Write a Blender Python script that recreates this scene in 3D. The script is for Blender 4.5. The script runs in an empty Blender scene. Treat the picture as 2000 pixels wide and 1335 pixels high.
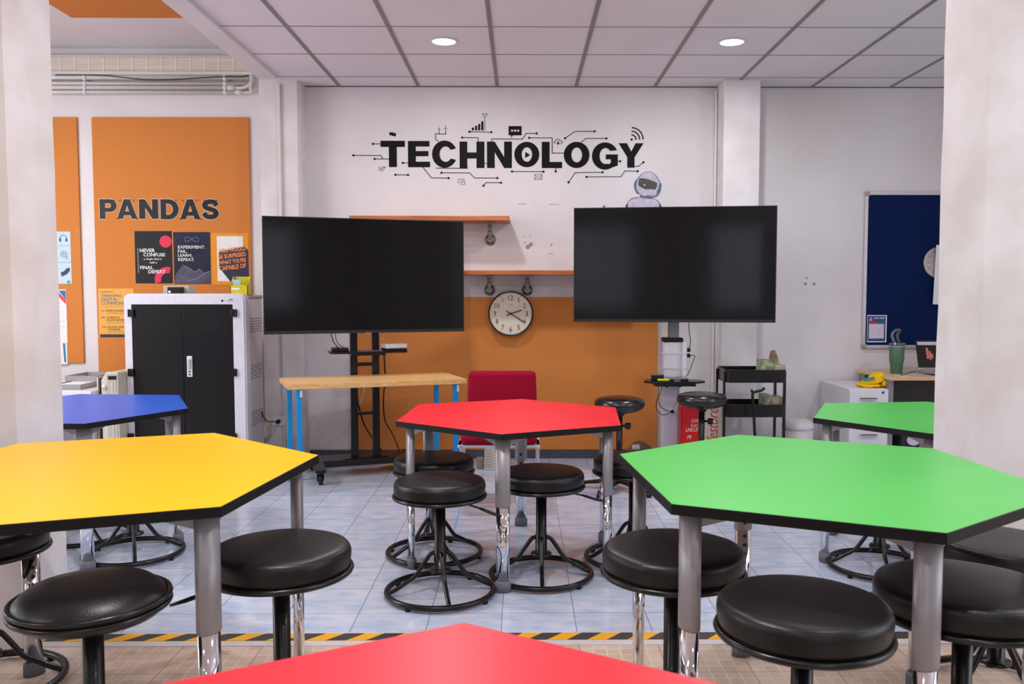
import bpy, bmesh, math, random
from mathutils import Vector, Matrix, noise
PI = math.pi
random.seed(7)
S = bpy.context.scene
COL = S.collection

# ------------------------------------------------------------------ camera
FPX, PITCH, YAW, CX, CY, CH = 1693.6, .0594, -.0081, 1032.0, 669.5, 1.30
cyw, syw, cp, sp = math.cos(YAW), math.sin(YAW), math.cos(PITCH), math.sin(PITCH)
FW = Vector((-syw*cp, cyw*cp, -sp)); RT = Vector((cyw, syw, 0)); UP = RT.cross(FW)
cam = bpy.data.cameras.new('camera'); camo = bpy.data.objects.new('camera', cam); COL.objects.link(camo)
m = Matrix((RT, UP, -FW)).transposed().to_4x4(); m.translation = (0, 0, CH); camo.matrix_world = m
cam.sensor_width = 36; cam.lens = FPX/2000*36
cam.shift_x = -(CX-1000)/2000; cam.shift_y = (CY-667.5)/2000
cam.clip_start = .05; cam.clip_end = 60
cam.dof.use_dof = True; cam.dof.focus_distance = 4.4; cam.dof.aperture_fstop = 7.0
S.camera = camo
# ------------------------------------------------------------------ world, exposure, big lights
S.view_settings.view_transform = 'Standard'; S.view_settings.look = 'None'
S.view_settings.gamma = 1; S.view_settings.use_curve_mapping = False
S.view_settings.exposure = 0.0
w = bpy.data.worlds.new('world'); S.world = w; w.use_nodes = True
w.node_tree.nodes['Background'].inputs[0].default_value = (.75, .85, 1, 1)
w.node_tree.nodes['Background'].inputs[1].default_value = .6

def area(name, loc, rot, sx, sy, power, col, shape='RECTANGLE', spread=None):
    l = bpy.data.lights.new(name, 'AREA'); l.shape = shape; l.size = sx
    if shape in ('RECTANGLE', 'ELLIPSE'): l.size_y = sy
    l.energy = power; l.color = col
    if spread: l.spread = spread
    o = bpy.data.objects.new(name, l); o.location = loc; o.rotation_euler = rot; COL.objects.link(o)
    return o
ZC = CH+1.558            # dropped ceiling
ZH = 3.135               # high ceiling on the left
YW = 6.712               # far wall
YB = -4.6                # wall behind the camera
XL, XR = -5.2, 4.4
# daylight through the windows of the back and right walls
DAY = (.84, .91, 1.0)
area('daylight_window_1', (-1.9, YB+.12, 1.75), (PI/2, 0, 0), 2.3, 1.5, 12, DAY)
area('daylight_window_2', (1.9, YB+.12, 1.75), (PI/2, 0, 0), 2.3, 1.5, 14, DAY)
area('daylight_window_3', (XR-.12, 1.2, 1.75), (PI/2, 0, PI/2), 2.6, 1.5, 42, (.9, .93, 1))
area('left_bay_fill', (XL+.12, 3.6, 1.75), (PI/2, 0, -PI/2), 2.6, 1.5, 62, (.93, .96, 1))  # added fill at the left wall, brightens the left bay
area('fill_fitting_glow', (-4.0, 4.6, ZH-.12), (0, 0, 0), 1.2, .2, 60, (1, .98, .95))  # added glow of an unseen fitting, lights the far left wall and ceiling
area('fill_fitting_glow', (-4.0, 0.2, ZH-.12), (0, 0, 0), 1.2, .2, 30, (1, .98, .95))  # same added fill, nearer the camera

# ------------------------------------------------------------------ helpers
def ray(x, y): return FW + RT*((x-CX)/FPX) - UP*((y-CY)/FPX)
def PZ(x, y, z=0.):
    d = ray(x, y); t = (z-CH)/d.z; return Vector((d.x*t, d.y*t, z))
def PY(x, y, Y):
    d = ray(x, y); t = Y/d.y; return Vector((d.x*t, Y, CH+d.z*t))

def lin(c):
    c = c/255.; return c/12.92 if c <= .04045 else ((c+.055)/1.055)**2.4
def C(r, g, b): return (lin(r), lin(g), lin(b), 1)
MATS = {}
def mat(name, rgb, rough=.5, metal=0, spec=.5, coat=0, var=0, vscale=30, bump=0, bscale=80, emit=None, es=0, rgb2=None, stretch=None, alpha=None, trans=0):
    if name in MATS: return MATS[name]
    m = bpy.data.materials.new(name); m.use_nodes = True; nt = m.node_tree; b = nt.nodes['Principled BSDF']
    b.inputs['Base Color'].default_value = C(*rgb); b.inputs['Roughness'].default_value = rough
    b.inputs['Metallic'].default_value = metal; b.inputs['Specular IOR Level'].default_value = spec
    b.inputs['Coat Weight'].default_value = coat; b.inputs['Transmission Weight'].default_value = trans
    if emit: b.inputs['Emission Color'].default_value = C(*emit); b.inputs['Emission Strength'].default_value = es
    tc = nt.nodes.new('ShaderNodeTexCoord'); mp = nt.nodes.new('ShaderNodeMapping'); nt.links.new(tc.outputs['Object'], mp.inputs[0])
    if stretch: mp.inputs['Scale'].default_value = stretch
    n = nt.nodes.new('ShaderNodeTexNoise'); n.inputs['Scale'].default_value = vscale; n.inputs['Detail'].default_value = 4
    nt.links.new(mp.outputs[0], n.inputs['Vector'])
    if rgb2 is None: rgb2 = tuple(max(0, c*(1-(var or .03))) for c in rgb)
    mx = nt.nodes.new('ShaderNodeMix'); mx.data_type = 'RGBA'
    mx.inputs[6].default_value = C(*rgb); mx.inputs[7].default_value = C(*rgb2)
    cr = nt.nodes.new('ShaderNodeMapRange'); cr.inputs[1].default_value = .35; cr.inputs[2].default_value = .65
    nt.links.new(n.outputs['Fac'], cr.inputs[0]); nt.links.new(cr.outputs[0], mx.inputs[0]); nt.links.new(mx.outputs[2], b.inputs['Base Color'])
    if bump:
        n2 = nt.nodes.new('ShaderNodeTexNoise'); n2.inputs['Scale'].default_value = bscale; n2.inputs['Detail'].default_value = 3
        nt.links.new(tc.outputs['Object'], n2.inputs['Vector'])
        bp = nt.nodes.new('ShaderNodeBump'); bp.inputs['Strength'].default_value = bump; bp.inputs['Distance'].default_value = .002
        nt.links.new(n2.outputs['Fac'], bp.inputs['Height']); nt.links.new(bp.outputs[0], b.inputs['Normal'])
    MATS[name] = m; return m

ROOTM = {}
class MB:
    def __init__(s): s.bm = bmesh.new(); s.mi = 0
    def _done(s, nf0):
        s.bm.faces.ensure_lookup_table()
        for f in s.bm.faces[nf0:]: f.material_index = s.mi
    def raw(s, vs, fs, smooth=False, M=None):
        vv = [s.bm.verts.new(M @ Vector(v) if M else v) for v in vs]
        for f in fs:
            try:
                fc = s.bm.faces.new([vv[i] for i in f]); fc.smooth = smooth; fc.material_index = s.mi
            except ValueError: pass
        return s
    def box(s, a, b, bev=0, M=None, seg=2):
        t = bmesh.new(); bmesh.ops.create_cube(t, size=1)
        a, b = Vector(a), Vector(b); c = (a+b)/2; d = b-a
        for v in t.verts: v.co = Vector((v.co.x*d.x, v.co.y*d.y, v.co.z*d.z))+c
        if bev: bmesh.ops.bevel(t, geom=t.edges[:], offset=min(bev, min(abs(x) for x in d)*.49), segments=seg, affect='EDGES', profile=.5)
        return s.join(t, M, smooth=False)
    def join(s, t, M=None, smooth=None):
        t.verts.index_update()
        vs = [tuple(v.co) for v in t.verts]; fs = [[v.index for v in f.verts] for f in t.faces]; sm = [f.smooth for f in t.faces]
        vv = [s.bm.verts.new(M @ Vector(v) if M else v) for v in vs]
        for f, q in zip(fs, sm):
            fc = s.bm.faces.new([vv[i] for i in f]); fc.smooth = q if smooth is None else smooth; fc.material_index = s.mi
        t.free(); return s
    def prism(s, pts, h0, h1, plane='XY', M=None):
        n = len(pts)
        def P(p, h): return (p[0], p[1], h) if plane == 'XY' else (p[0], h, p[1]) if plane == 'XZ' else (h, p[0], p[1])
        vs = [P(p, h0) for p in pts]+[P(p, h1) for p in pts]
        fs = [list(range(n))[::-1], list(range(n, 2*n))]+[[i, (i+1) % n, n+(i+1) % n, n+i] for i in range(n)]
        return s.raw(vs, fs, False, M)
    def lathe(s, prof, c=(0, 0, 0), n=40, M=None, smooth=True, axis='Z', sx=1, sy=1, cap=True):
        vs = []; k = len(prof)
        for r, z in prof:
            for i in range(n):
                a = 2*PI*i/n; x, y = r*math.cos(a)*sx, r*math.sin(a)*sy
                p = (x, y, z) if axis == 'Z' else (x, z, y) if axis == 'Y' else (z, x, y)
                vs.append((p[0]+c[0], p[1]+c[1], p[2]+c[2]))
        fs = [[j*n+i, j*n+(i+1) % n, (j+1)*n+(i+1) % n, (j+1)*n+i] for j in range(k-1) for i in range(n)]
        if cap and prof[0][0] > 1e-5: fs.append(list(range(n))[::-1])
        if cap and prof[-1][0] > 1e-5: fs.append([(k-1)*n+i for i in range(n)])
        t = bmesh.new(); vv = [t.verts.new(v) for v in vs]
        for f in fs:
            try:
                fc = t.faces.new([vv[i] for i in f]); fc.smooth = smooth and len(f) == 4
            except ValueError: pass
        bmesh.ops.remove_doubles(t, verts=t.verts[:], dist=1e-6)
        bmesh.ops.recalc_face_normals(t, faces=t.faces[:])
        return s.join(t, M)
    def cyl(s, p, q, r, n=20, r2=None):
        p, q = Vector(p), Vector(q); d = q-p; L = d.length
        M = Matrix.Translation(p) @ d.to_track_quat('Z', 'Y').to_matrix().to_4x4()
        return s.lathe([(r, 0), (r if r2 is None else r2, L)], n=n, M=M)
    def tube(s, pts, r, n=8, closed=False, flat=1):
        pts = [Vector(p) for p in pts]; k = len(pts); vs = []; fs = []; prev = None
        for i, p in enumerate(pts):
            a = pts[(i-1) % k] if closed or i else p; b = pts[(i+1) % k] if closed or i < k-1 else p
            t = (b-a).normalized()
            if prev is None:
                up = Vector((0, 0, 1)) if abs(t.z) < .9 else Vector((1, 0, 0)); u = t.cross(up).normalized()
            else: u = (prev-t*prev.dot(t)).normalized()
            prev = u; v = t.cross(u)
            rr = r(i/(k-1)) if callable(r) else r
            for j in range(n):
                an = 2*PI*j/n; vs.append(tuple(p+u*math.cos(an)*rr+v*math.sin(an)*rr*flat))
        for i in range(k if closed else k-1):
            i2 = (i+1) % k
            for j in range(n): fs.append([i*n+j, i*n+(j+1) % n, i2*n+(j+1) % n, i2*n+j])
        if not closed: fs += [list(range(n))[::-1], [(k-1)*n+j for j in range(n)]]
        s.raw(vs, fs, True); return s
    # flat drawing on a wall: coordinates (x, z), thickness between y0 (back) and y1 (front, smaller y)
    def poly(s, pts, y0, y1): return s.prism(pts, y1, y0, 'XZ')
    def strip(s, A, B, y0, y1, closed=False):
        n = len(A)
        for i in range(n if closed else n-1):
            j = (i+1) % n; s.prism([A[i], A[j], B[j], B[i]], y1, y0, 'XZ')
        return s
    def disc(s, c, r, y0, y1, n=20, rz=None):
        return s.poly([(c[0]+r*math.cos(2*PI*i/n), c[1]+(rz or r)*math.sin(2*PI*i/n)) for i in range(n)], y0, y1)
    def line(s, pts, wd, y0, y1, dots=None):
        for i in range(len(pts)-1):
            a, b = Vector(pts[i]), Vector(pts[i+1]); d = b-a
            if d.length < 1e-7: continue
            d.normalize(); n = Vector((-d.y, d.x))*wd/2; e = d*wd*.4
            s.poly([tuple(a-e+n), tuple(b+e+n), tuple(b+e-n), tuple(a-e-n)], y0, y1-(i % 4)*.00012)
        for k in (dots or []): s.disc(pts[k], wd*1.75, y0, y1-.0006, 10)
        return s
    def build(s, name, mts, parent=None, label=None, auto=True, loc=None):
        bmesh.ops.recalc_face_normals(s.bm, faces=s.bm.faces[:])
        me = bpy.data.meshes.new(name)
        if not isinstance(mts, (list, tuple)): mts = [mts]
        o = bpy.data.objects.new(name, me); COL.objects.link(o)
        if parent is not None:
            Mi = ROOTM.get(parent.name, Matrix()).inverted(); s.bm.transform(Mi); o.parent = parent; ROOTM[o.name] = ROOTM.get(parent.name, Matrix())
        else:
            if s.bm.verts:
                xs = [v.co.x for v in s.bm.verts]; ys = [v.co.y for v in s.bm.verts]; zs = [v.co.z for v in s.bm.verts]
                c = Vector(((min(xs)+max(xs))/2, (min(ys)+max(ys))/2, min(zs))) if loc is None else Vector(loc)
            else: c = Vector((0, 0, 0))
            s.bm.transform(Matrix.Translation(-c)); o.location = c; ROOTM[o.name] = Matrix.Translation(c)
        s.bm.to_mesh(me); s.bm.free()
        for q in mts: me.materials.append(q)
        if label: o['label'] = label
        return o

def tag(o, label, cat, group=None, kind=None):
    if label: o['label'] = label
    if cat: o['category'] = cat
    if group: o['group'] = group
    if kind: o['kind'] = kind
    return o
def thing(name, loc, label, cat, group=None, rz=0):
    o = bpy.data.objects.new(name, None); COL.objects.link(o); o.location = loc; o.rotation_euler = (0, 0, rz); o.empty_display_size = .05
    ROOTM[o.name] = Matrix.Translation(Vector(loc)) @ Matrix.Rotation(rz, 4, 'Z')
    return tag(o, label, cat, group)
def struct(name, mb, m, parent=None, loc=(0, 0, 0)):
    o = mb.build(name, m, parent, loc=loc); o['kind'] = 'structure'; return o
def copy_tree(o, parent=None):
    c = o.copy(); COL.objects.link(c)
    if parent is not None: c.parent = parent
    for ch in list(o.children): copy_tree(ch, c)
    return c
def spline(P, per=6, closed=False):
    P = [Vector(p) for p in P]; n = len(P); out = []
    for i in range(n if closed else n-1):
        p0 = P[(i-1) % n] if closed or i else P[0]; p1 = P[i]; p2 = P[(i+1) % n]; p3 = P[(i+2) % n] if closed or i+2 < n else P[-1]
        for k in range(per):
            t = k/per
            out.append(.5*((2*p1)+(-p0+p2)*t+(2*p0-5*p1+4*p2-p3)*t*t+(-p0+3*p1-3*p2+p3)*t**3))
    if not closed: out.append(P[-1])
    return out

def text_into(mb, txt, box, y0, y1, bold=0.0, shear=0.0, rot=0, fit=True):
    """lettering drawn on a wall plane inside box (x0, z0, x1, z1)"""
    cu = bpy.data.curves.new('t', 'FONT'); cu.body = txt; cu.size = 1; cu.offset = bold; cu.shear = shear; cu.resolution_u = 3
    ob = bpy.data.objects.new('t', cu); COL.objects.link(ob)
    dg = bpy.context.evaluated_depsgraph_get(); me = bpy.data.meshes.new_from_object(ob.evaluated_get(dg))
    xs = [v.co.x for v in me.vertices]; ys = [v.co.y for v in me.vertices]
    if xs:
        ax, bx, ay, by = min(xs), max(xs), min(ys), max(ys); x0, z0, x1, z1 = box
        W, H = x1-x0, z1-z0
        def mp(v):
            u, t = (v.co.x-ax)/(bx-ax), (v.co.y-ay)/(by-ay)
            if rot == 90: return (x0+(1-t)*W, z0+u*H)
            if rot:
                px, pz = (u-.5)*W, (t-.5)*H; c, s_ = math.cos(rot), math.sin(rot)
                return (x0+W/2+px*c-pz*s_, z0+H/2+px*s_+pz*c)
            return (x0+u*W, z0+t*H)
        q = [mp(v) for v in me.vertices]
        mb.raw([(a, y1, b) for a, b in q], [list(p.vertices) for p in me.polygons])
    bpy.data.objects.remove(ob); bpy.data.curves.remove(cu); bpy.data.meshes.remove(me)
    return mb
def pbox(x0, y0, x1, y1, Y):
    """pixel box (left, top, right, bottom) on the plane y=Y -> (x0,z0,x1,z1)"""
    a = PY(x0, (y0+y1)/2, Y); b = PY(x1, (y0+y1)/2, Y); t = PY((x0+x1)/2, y0, Y); u = PY((x0+x1)/2, y1, Y)
    return (a.x, u.z, b.x, t.z)

# ------------------------------------------------------------------ materials
WALL = mat('wall_paint', (224, 220, 223), .6, var=.035, vscale=1.6, bump=.15, bscale=25, rgb2=(215, 210, 212))
WALLW = mat('column_paint', (228, 225, 229), .55, vscale=4.5, rgb2=(216, 209, 209), bump=.6, bscale=10)
CEILM = mat('ceiling_board', (232, 227, 233), .7, vscale=2, rgb2=(228, 222, 229))
GRID = mat('ceiling_grid_grey', (134, 126, 127), .5)
BASEB = mat('baseboard_dark', (72, 74, 84), .4)
CORK = mat('orange_felt', (214, 138, 76), .95, vscale=260, rgb2=(198, 121, 60), spec=.1, bump=.3, bscale=300)
BLACKP = mat('black_plastic', (15, 14, 16), .4, spec=.35)
BLACKM = mat('black_metal', (16, 13, 14), .3, spec=.4, coat=.1)
BLACKV = mat('black_vinyl', (18, 16, 19), .36, spec=.38, bump=.25, bscale=220)
PIPEB = mat('black_piping', (16, 14, 16), .25, spec=.5)
EDGE = mat('table_edge_black', (18, 16, 18), .5, spec=.25)
GREYM = mat('grey_powder_metal', (150, 147, 152), .38, metal=.35)
CHROME = mat('chrome', (225, 225, 230), .06, metal=1)
CAPG = mat('grey_rubber', (120, 122, 132), .6)
WHITEP = mat('white_plastic', (232, 230, 234), .35)
WHITEM = mat('white_metal', (225, 224, 232), .3)
CREAM = mat('cream_enamel', (215, 207, 190), .35)
WOOD = mat('beech_block', (236, 194, 134), .35, vscale=5, rgb2=(220, 168, 104), stretch=(1.2, 14, 14))
SHELFW = mat('shelf_wood', (196, 118, 62), .4, vscale=4, rgb2=(172, 92, 42), stretch=(1, 12, 12))
BLUEP = mat('blue_leg_paint', (0, 150, 225), .4)
DARKRED = mat('red_fabric', (160, 8, 48), .9, vscale=200, rgb2=(140, 4, 38), spec=.2, bump=.3, bscale=400)
INK = mat('black_vinyl_letter', (16, 14, 16), .6, spec=.15)
WHITEI = mat('white_ink', (235, 235, 235), .6)
PAPER = mat('white_paper', (232, 232, 236), .6)
PIPEG = mat('galvanised_pipe', (158, 158, 154), .4, metal=.35, vscale=60, rgb2=(132, 132, 128))
SILVER = mat('silver_aluminium', (200, 200, 205), .35, metal=.5)

def lam(name, rgb):
    return mat(name, rgb, .36, spec=.34, vscale=.8, rgb2=tuple(c*.985 for c in rgb))
RED = lam('red_laminate', (246, 44, 58)); YEL = lam('yellow_laminate', (250, 196, 0)); GRN = lam('green_laminate', (92, 200, 92)); BLU = lam('blue_laminate', (20, 92, 205))

def tile_mat(name, c1, c2, mortar, size, off, mw, rough, mosaic=None, stretch=(1, 1, 1), nscale=6):
    m = bpy.data.materials.new(name); m.use_nodes = True; nt = m.node_tree; N = nt.nodes; L = nt.links; b = N['Principled BSDF']
    tc = N.new('ShaderNodeTexCoord'); mp = N.new('ShaderNodeMapping'); mp.inputs['Location'].default_value = (off[0], off[1], 0)
    L.new(tc.outputs['Object'], mp.inputs[0])
    br = N.new('ShaderNodeTexBrick'); br.offset = 0; br.squash = 1
    br.inputs['Scale'].default_value = 1; br.inputs['Brick Width'].default_value = size; br.inputs['Row Height'].default_value = size
    br.inputs['Mortar Size'].default_value = mw; br.inputs['Mortar Smooth'].default_value = .1; br.inputs['Bias'].default_value = 0
    br.inputs['Color1'].default_value = (1, 1, 1, 1); br.inputs['Color2'].default_value = (.93, .93, .93, 1); br.inputs['Mortar'].default_value = (0, 0, 0, 1)
    L.new(mp.outputs[0], br.inputs[0])
    mp2 = N.new('ShaderNodeMapping'); mp2.inputs['Scale'].default_value = stretch; L.new(tc.outputs['Object'], mp2.inputs[0])
    n = N.new('ShaderNodeTexNoise'); n.inputs['Scale'].default_value = nscale; n.inputs['Detail'].default_value = 7; n.inputs['Roughness'].default_value = .65; L.new(mp2.outputs[0], n.inputs['Vector'])
    mr = N.new('ShaderNodeMapRange'); mr.inputs[1].default_value = .34; mr.inputs[2].default_value = .62; L.new(n.outputs['Fac'], mr.inputs[0])
    mx = N.new('ShaderNodeMix'); mx.data_type = 'RGBA'; mx.inputs[6].default_value = C(*c1); mx.inputs[7].default_value = C(*c2); L.new(mr.outputs[0], mx.inputs[0])
    base = mx.outputs[2]
    if mosaic:
        b2 = N.new('ShaderNodeTexBrick'); b2.offset = 0
        b2.inputs['Scale'].default_value = 1; b2.inputs['Brick Width'].default_value = mosaic[0]; b2.inputs['Row Height'].default_value = mosaic[0]
        b2.inputs['Mortar Size'].default_value = .0035; b2.inputs['Mortar Smooth'].default_value = .6
        b2.inputs['Color1'].default_value = (1, 1, 1, 1); b2.inputs['Color2'].default_value = (.86, .84, .82, 1); b2.inputs['Mortar'].default_value = (0, 0, 0, 1)
        L.new(mp.outputs[0], b2.inputs[0])
        ml = N.new('ShaderNodeMix'); ml.data_type = 'RGBA'; ml.blend_type = 'MULTIPLY'; ml.inputs[0].default_value = 1
        L.new(base, ml.inputs[6]); L.new(b2.outputs['Color'], ml.inputs[7])
        m3 = N.new('ShaderNodeMix'); m3.data_type = 'RGBA'; L.new(b2.outputs['Fac'], m3.inputs[0]); L.new(ml.outputs[2], m3.inputs[6]); m3.inputs[7].default_value = C(*mosaic[1])
        base = m3.outputs[2]
    m2 = N.new('ShaderNodeMix'); m2.data_type = 'RGBA'; m2.blend_type = 'MULTIPLY'; m2.inputs[0].default_value = 1
    L.new(base, m2.inputs[6]); L.new(br.outputs['Color'], m2.inputs[7])
    m4 = N.new('ShaderNodeMix'); m4.data_type = 'RGBA'; L.new(br.outputs['Fac'], m4.inputs[0]); L.new(m2.outputs[2], m4.inputs[6]); m4.inputs[7].default_value = C(*mortar)
    L.new(m4.outputs[2], b.inputs['Base Color'])
    b.inputs['Roughness'].default_value = rough; b.inputs['Specular IOR Level'].default_value = .55
    return m
BLUETILE = tile_mat('blue_marbled_tile', (172, 192, 222), (212, 216, 231), (128, 126, 134), .2903, (.078, .04), .0017, .14, stretch=(.7, 1.6, 1), nscale=9)
BEIGETILE = tile_mat('beige_mosaic_tile', (224, 202, 184), (212, 185, 166), (166, 146, 134), .2903, (.078, .01), .002, .26, mosaic=(.0484, (230, 213, 199)))

# ------------------------------------------------------------------ room shell
YT0, YT1 = PZ(1100, 1250).y, PZ(1100, 1236.5).y
mb = MB(); mb.box((XL-.2, YT0, -.1), (XR+.2, YW+.2, 0)); struct('floor', mb, BLUETILE)
mb = MB(); mb.box((XL-.2, YB-.2, -.1), (XR+.2, YT0, 0)); struct('floor', mb, BEIGETILE)
# white edging strips and hazard tape
mb = MB(); mb.box((-1.79, YT0-.045, 0), (1.615, YT1+.012, .002)); tag(mb.build('floor_strip', mat('white_strip', (205, 200, 202), .5)), 'thin white strip on the floor beneath the black and yellow hazard tape', 'strip')
root = thing('hazard_tape', (0, YT0+.03, .002), 'black and yellow striped hazard tape running across the floor', 'tape')
mb = MB(); mb.box((-1.79, YT0, .002), (1.615, YT1, .0032)); mb.build('tape_base', mat('tape_yellow', (238, 170, 20), .5), root)
mb = MB()
x = -1.78
while x < 1.47:
    mb.prism([(x, YT0), (x+.075, YT0), (x+.135, YT1), (x+.06, YT1)], .0032, .0038); x += .15
mb.build('dark_stripe', mat('tape_black', (58, 54, 58), .5), root)

mb = MB(); mb.box((XL-.2, YW, 0), (XR+.2, YW+.2, 3.4)); struct('wall_far', mb, WALL)
mb = MB()
mb.box((XL-.2, YB-.2, 0), (XL, YW, .95)); mb.box((XL-.2, YB-.2, 2.55), (XL, YW, 3.4)); mb.box((XL-.2, YB-.2, .95), (XL, 2.25, 2.55)); mb.box((XL-.2, 4.95, .95), (XL, YW, 2.55))
struct('wall_left', mb, WALL)
mb = MB()
mb.box((XR, YB-.2, 0), (XR+.2, YW, .95)); mb.box((XR, YB-.2, 2.55), (XR+.2, YW, 3.4)); mb.box((XR, YB-.2, .95), (XR+.2, -.15, 2.55)); mb.box((XR, 2.55, .95), (XR+.2, YW, 2.55))
struct('wall_right', mb, WALL)
mb = MB()
mb.box((XL, YB-.2, 0), (XR, YB, .95)); mb.box((XL, YB-.2, 2.55), (XR, YB, 3.4))
for a, b in ((XL, -3.1), (-.7, .7), (3.1, XR)): mb.box((a, YB-.2, .95), (b, YB, 2.55))
struct('wall_behind', mb, WALL)
GL = mat('window_glass', (235, 240, 245), .05, trans=1)
for i, (c, ax) in enumerate((((-1.9, YB-.1), 0), ((1.9, YB-.1), 0), ((XR+.1, 1.2), 1), ((XL-.1, 3.6), 1))):  # the left-wall window is unseen, added to carry the left bay fill
    mb = MB(); hw = 1.2 if ax == 0 else 1.35
    def bx(u0, u1, z0, z1, t=.03):
        if ax == 0: mb.box((c[0]+u0, c[1]-t, z0), (c[0]+u1, c[1]+t, z1))
        else: mb.box((c[0]-t, c[1]+u0, z0), (c[0]+t, c[1]+u1, z1))
    bx(-hw, hw, .95, 1.0); bx(-hw, hw, 2.5, 2.55)
    for u in (-hw, -.03, hw-.05): bx(u, u+.05, 1.0, 2.5)
    f = struct('window_%d' % (i+1), mb, WHITEP); mb = MB(); bx(-hw+.05, -.03, 1.0, 2.5, .003); bx(.02, hw-.05, 1.0, 2.5, .003); mb.build('pane', GL, f)

# dropped grid ceiling with its painted edge beam
XE = PZ(540, 147, ZC).x; XE0 = PY(506, 153, 6.43).x
mb = MB(); mb.box((XE, YB, ZC), (XR, YW, ZC+.05)); ceil = struct('ceiling', mb, CEILM)
mb = MB(); X0, Y0 = -1.9825, 5.2166
for k in range(1, 12):
    x = X0+.6*k
    if x < XR: mb.box((x-.0125, YB, ZC-.004), (x+.0125, YW, ZC))
mb.build('main_rail', GRID, ceil)
mb = MB(); j = -18
while j <= 2:
    y = Y0+.6*j
    if y > YB: mb.box((XE, y-.004, ZC-.002), (XR, y+.004, ZC))
    j += 1
mb.build('cross_rail', mat('cross_rail_grey', (120, 110, 116), .5), ceil)
mb = MB(); mb.box((XE, YW-.006, ZC-.006), (XR, YW, ZC)); mb.build('edge_strip', mat('edge_strip_dark', (80, 76, 76), .6), ceil)  # dark bar along the far edge of the ceiling
mb = MB(); mb.box((XE0, YB, ZC-.02), (XE, YW-.29, ZH+.1), .006); struct('trim_1', mb, WALL)
mb = MB(); mb.box((XL, YB, ZH), (XE0, YW, ZH+.1)); struct('ceiling', mb, WALL)
# orange felt panel on the high ceiling
a = PZ(140, 35, ZH-.02)
mb = MB(); mb.box((a.x, 2.6, ZH-.02), (XE0-.01, a.y, ZH-.001), .003); tag(mb.build('acoustic_panel', CORK), 'orange felt panel fixed flat to the high ceiling at top left', 'panel')
# skirting
mb = MB(); mb.box((XL, YW-.012, 0), (XR, YW, .068)); struct('baseboard_far', mb, BASEB)

# foreground columns (plaster, slightly out of plumb)
def column(n, xa, xb, ya, yb, lean):
    mb = MB(); zt = 3.3
    vs = [(xa, ya, 0), (xb, ya, 0), (xb, yb, 0), (xa, yb, 0)]; vs += [(x+lean, y, zt) for x, y, _ in vs]
    t = bmesh.new(); vv = [t.verts.new(v) for v in vs]
    for f in ((3, 2, 1, 0), (4, 5, 6, 7), (0, 1, 5, 4), (1, 2, 6, 5), (2, 3, 7, 6), (3, 0, 4, 7)): t.faces.new([vv[i] for i in f])
    bmesh.ops.subdivide_edges(t, edges=t.edges[:], cuts=23, use_grid_fill=True)
    for v in t.verts:
        q = noise.noise(v.co*3.1)*.004+noise.noise(v.co*11)*.0015
        cx, cy = (xa+xb)/2, (ya+yb)/2; d = Vector((v.co.x-cx, v.co.y-cy, 0)).normalized(); v.co += d*q
    for f in t.faces: f.smooth = True
    mb.join(t); o = struct(n, mb, WALLW); o.data.set_sharp_from_angle(angle=math.radians(30)); return o
column('trim_2', -2.30, -1.802, 3.09, 3.40, -.006)
column('trim_3', 1.622, 2.10, 3.04, 3.37, .003)
# wall pillars
pa_, pb_ = PY(506, 200, 6.53).x, PY(580, 200, 6.53).x
mb = MB(); mb.prism([(pa_, YW), (pa_, 6.53), (pb_, 6.53), (pb_+.018, 6.56), (pb_+.018, YW)], 0, ZH); struct('trim_4', mb, WALLW)
mb = MB(); mb.box((PY(1413, 300, 6.48).x, 6.48, 0), (PY(1484, 300, 6.48).x, YW, ZC), .006); struct('trim_5', mb, WALLW)
CW = mat('cable_trunking', (222, 218, 212), .4)
for i, (px, Y, lab) in enumerate(((547, 6.52, 'thin white cable trunking down the front of the left wall pillar'), (592, 6.70, 'thin white conduit in the corner right of the left wall pillar'), (1397, 6.69, 'white conduit in the corner left of the right wall pillar'))):
    x = PY(px, 300, Y).x; mb = MB(); mb.box((x-.009, Y-.012, .07), (x+.009, Y+.009, ZC-.03), .004); tag(mb.build('conduit', CW), lab, 'conduit')

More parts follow.
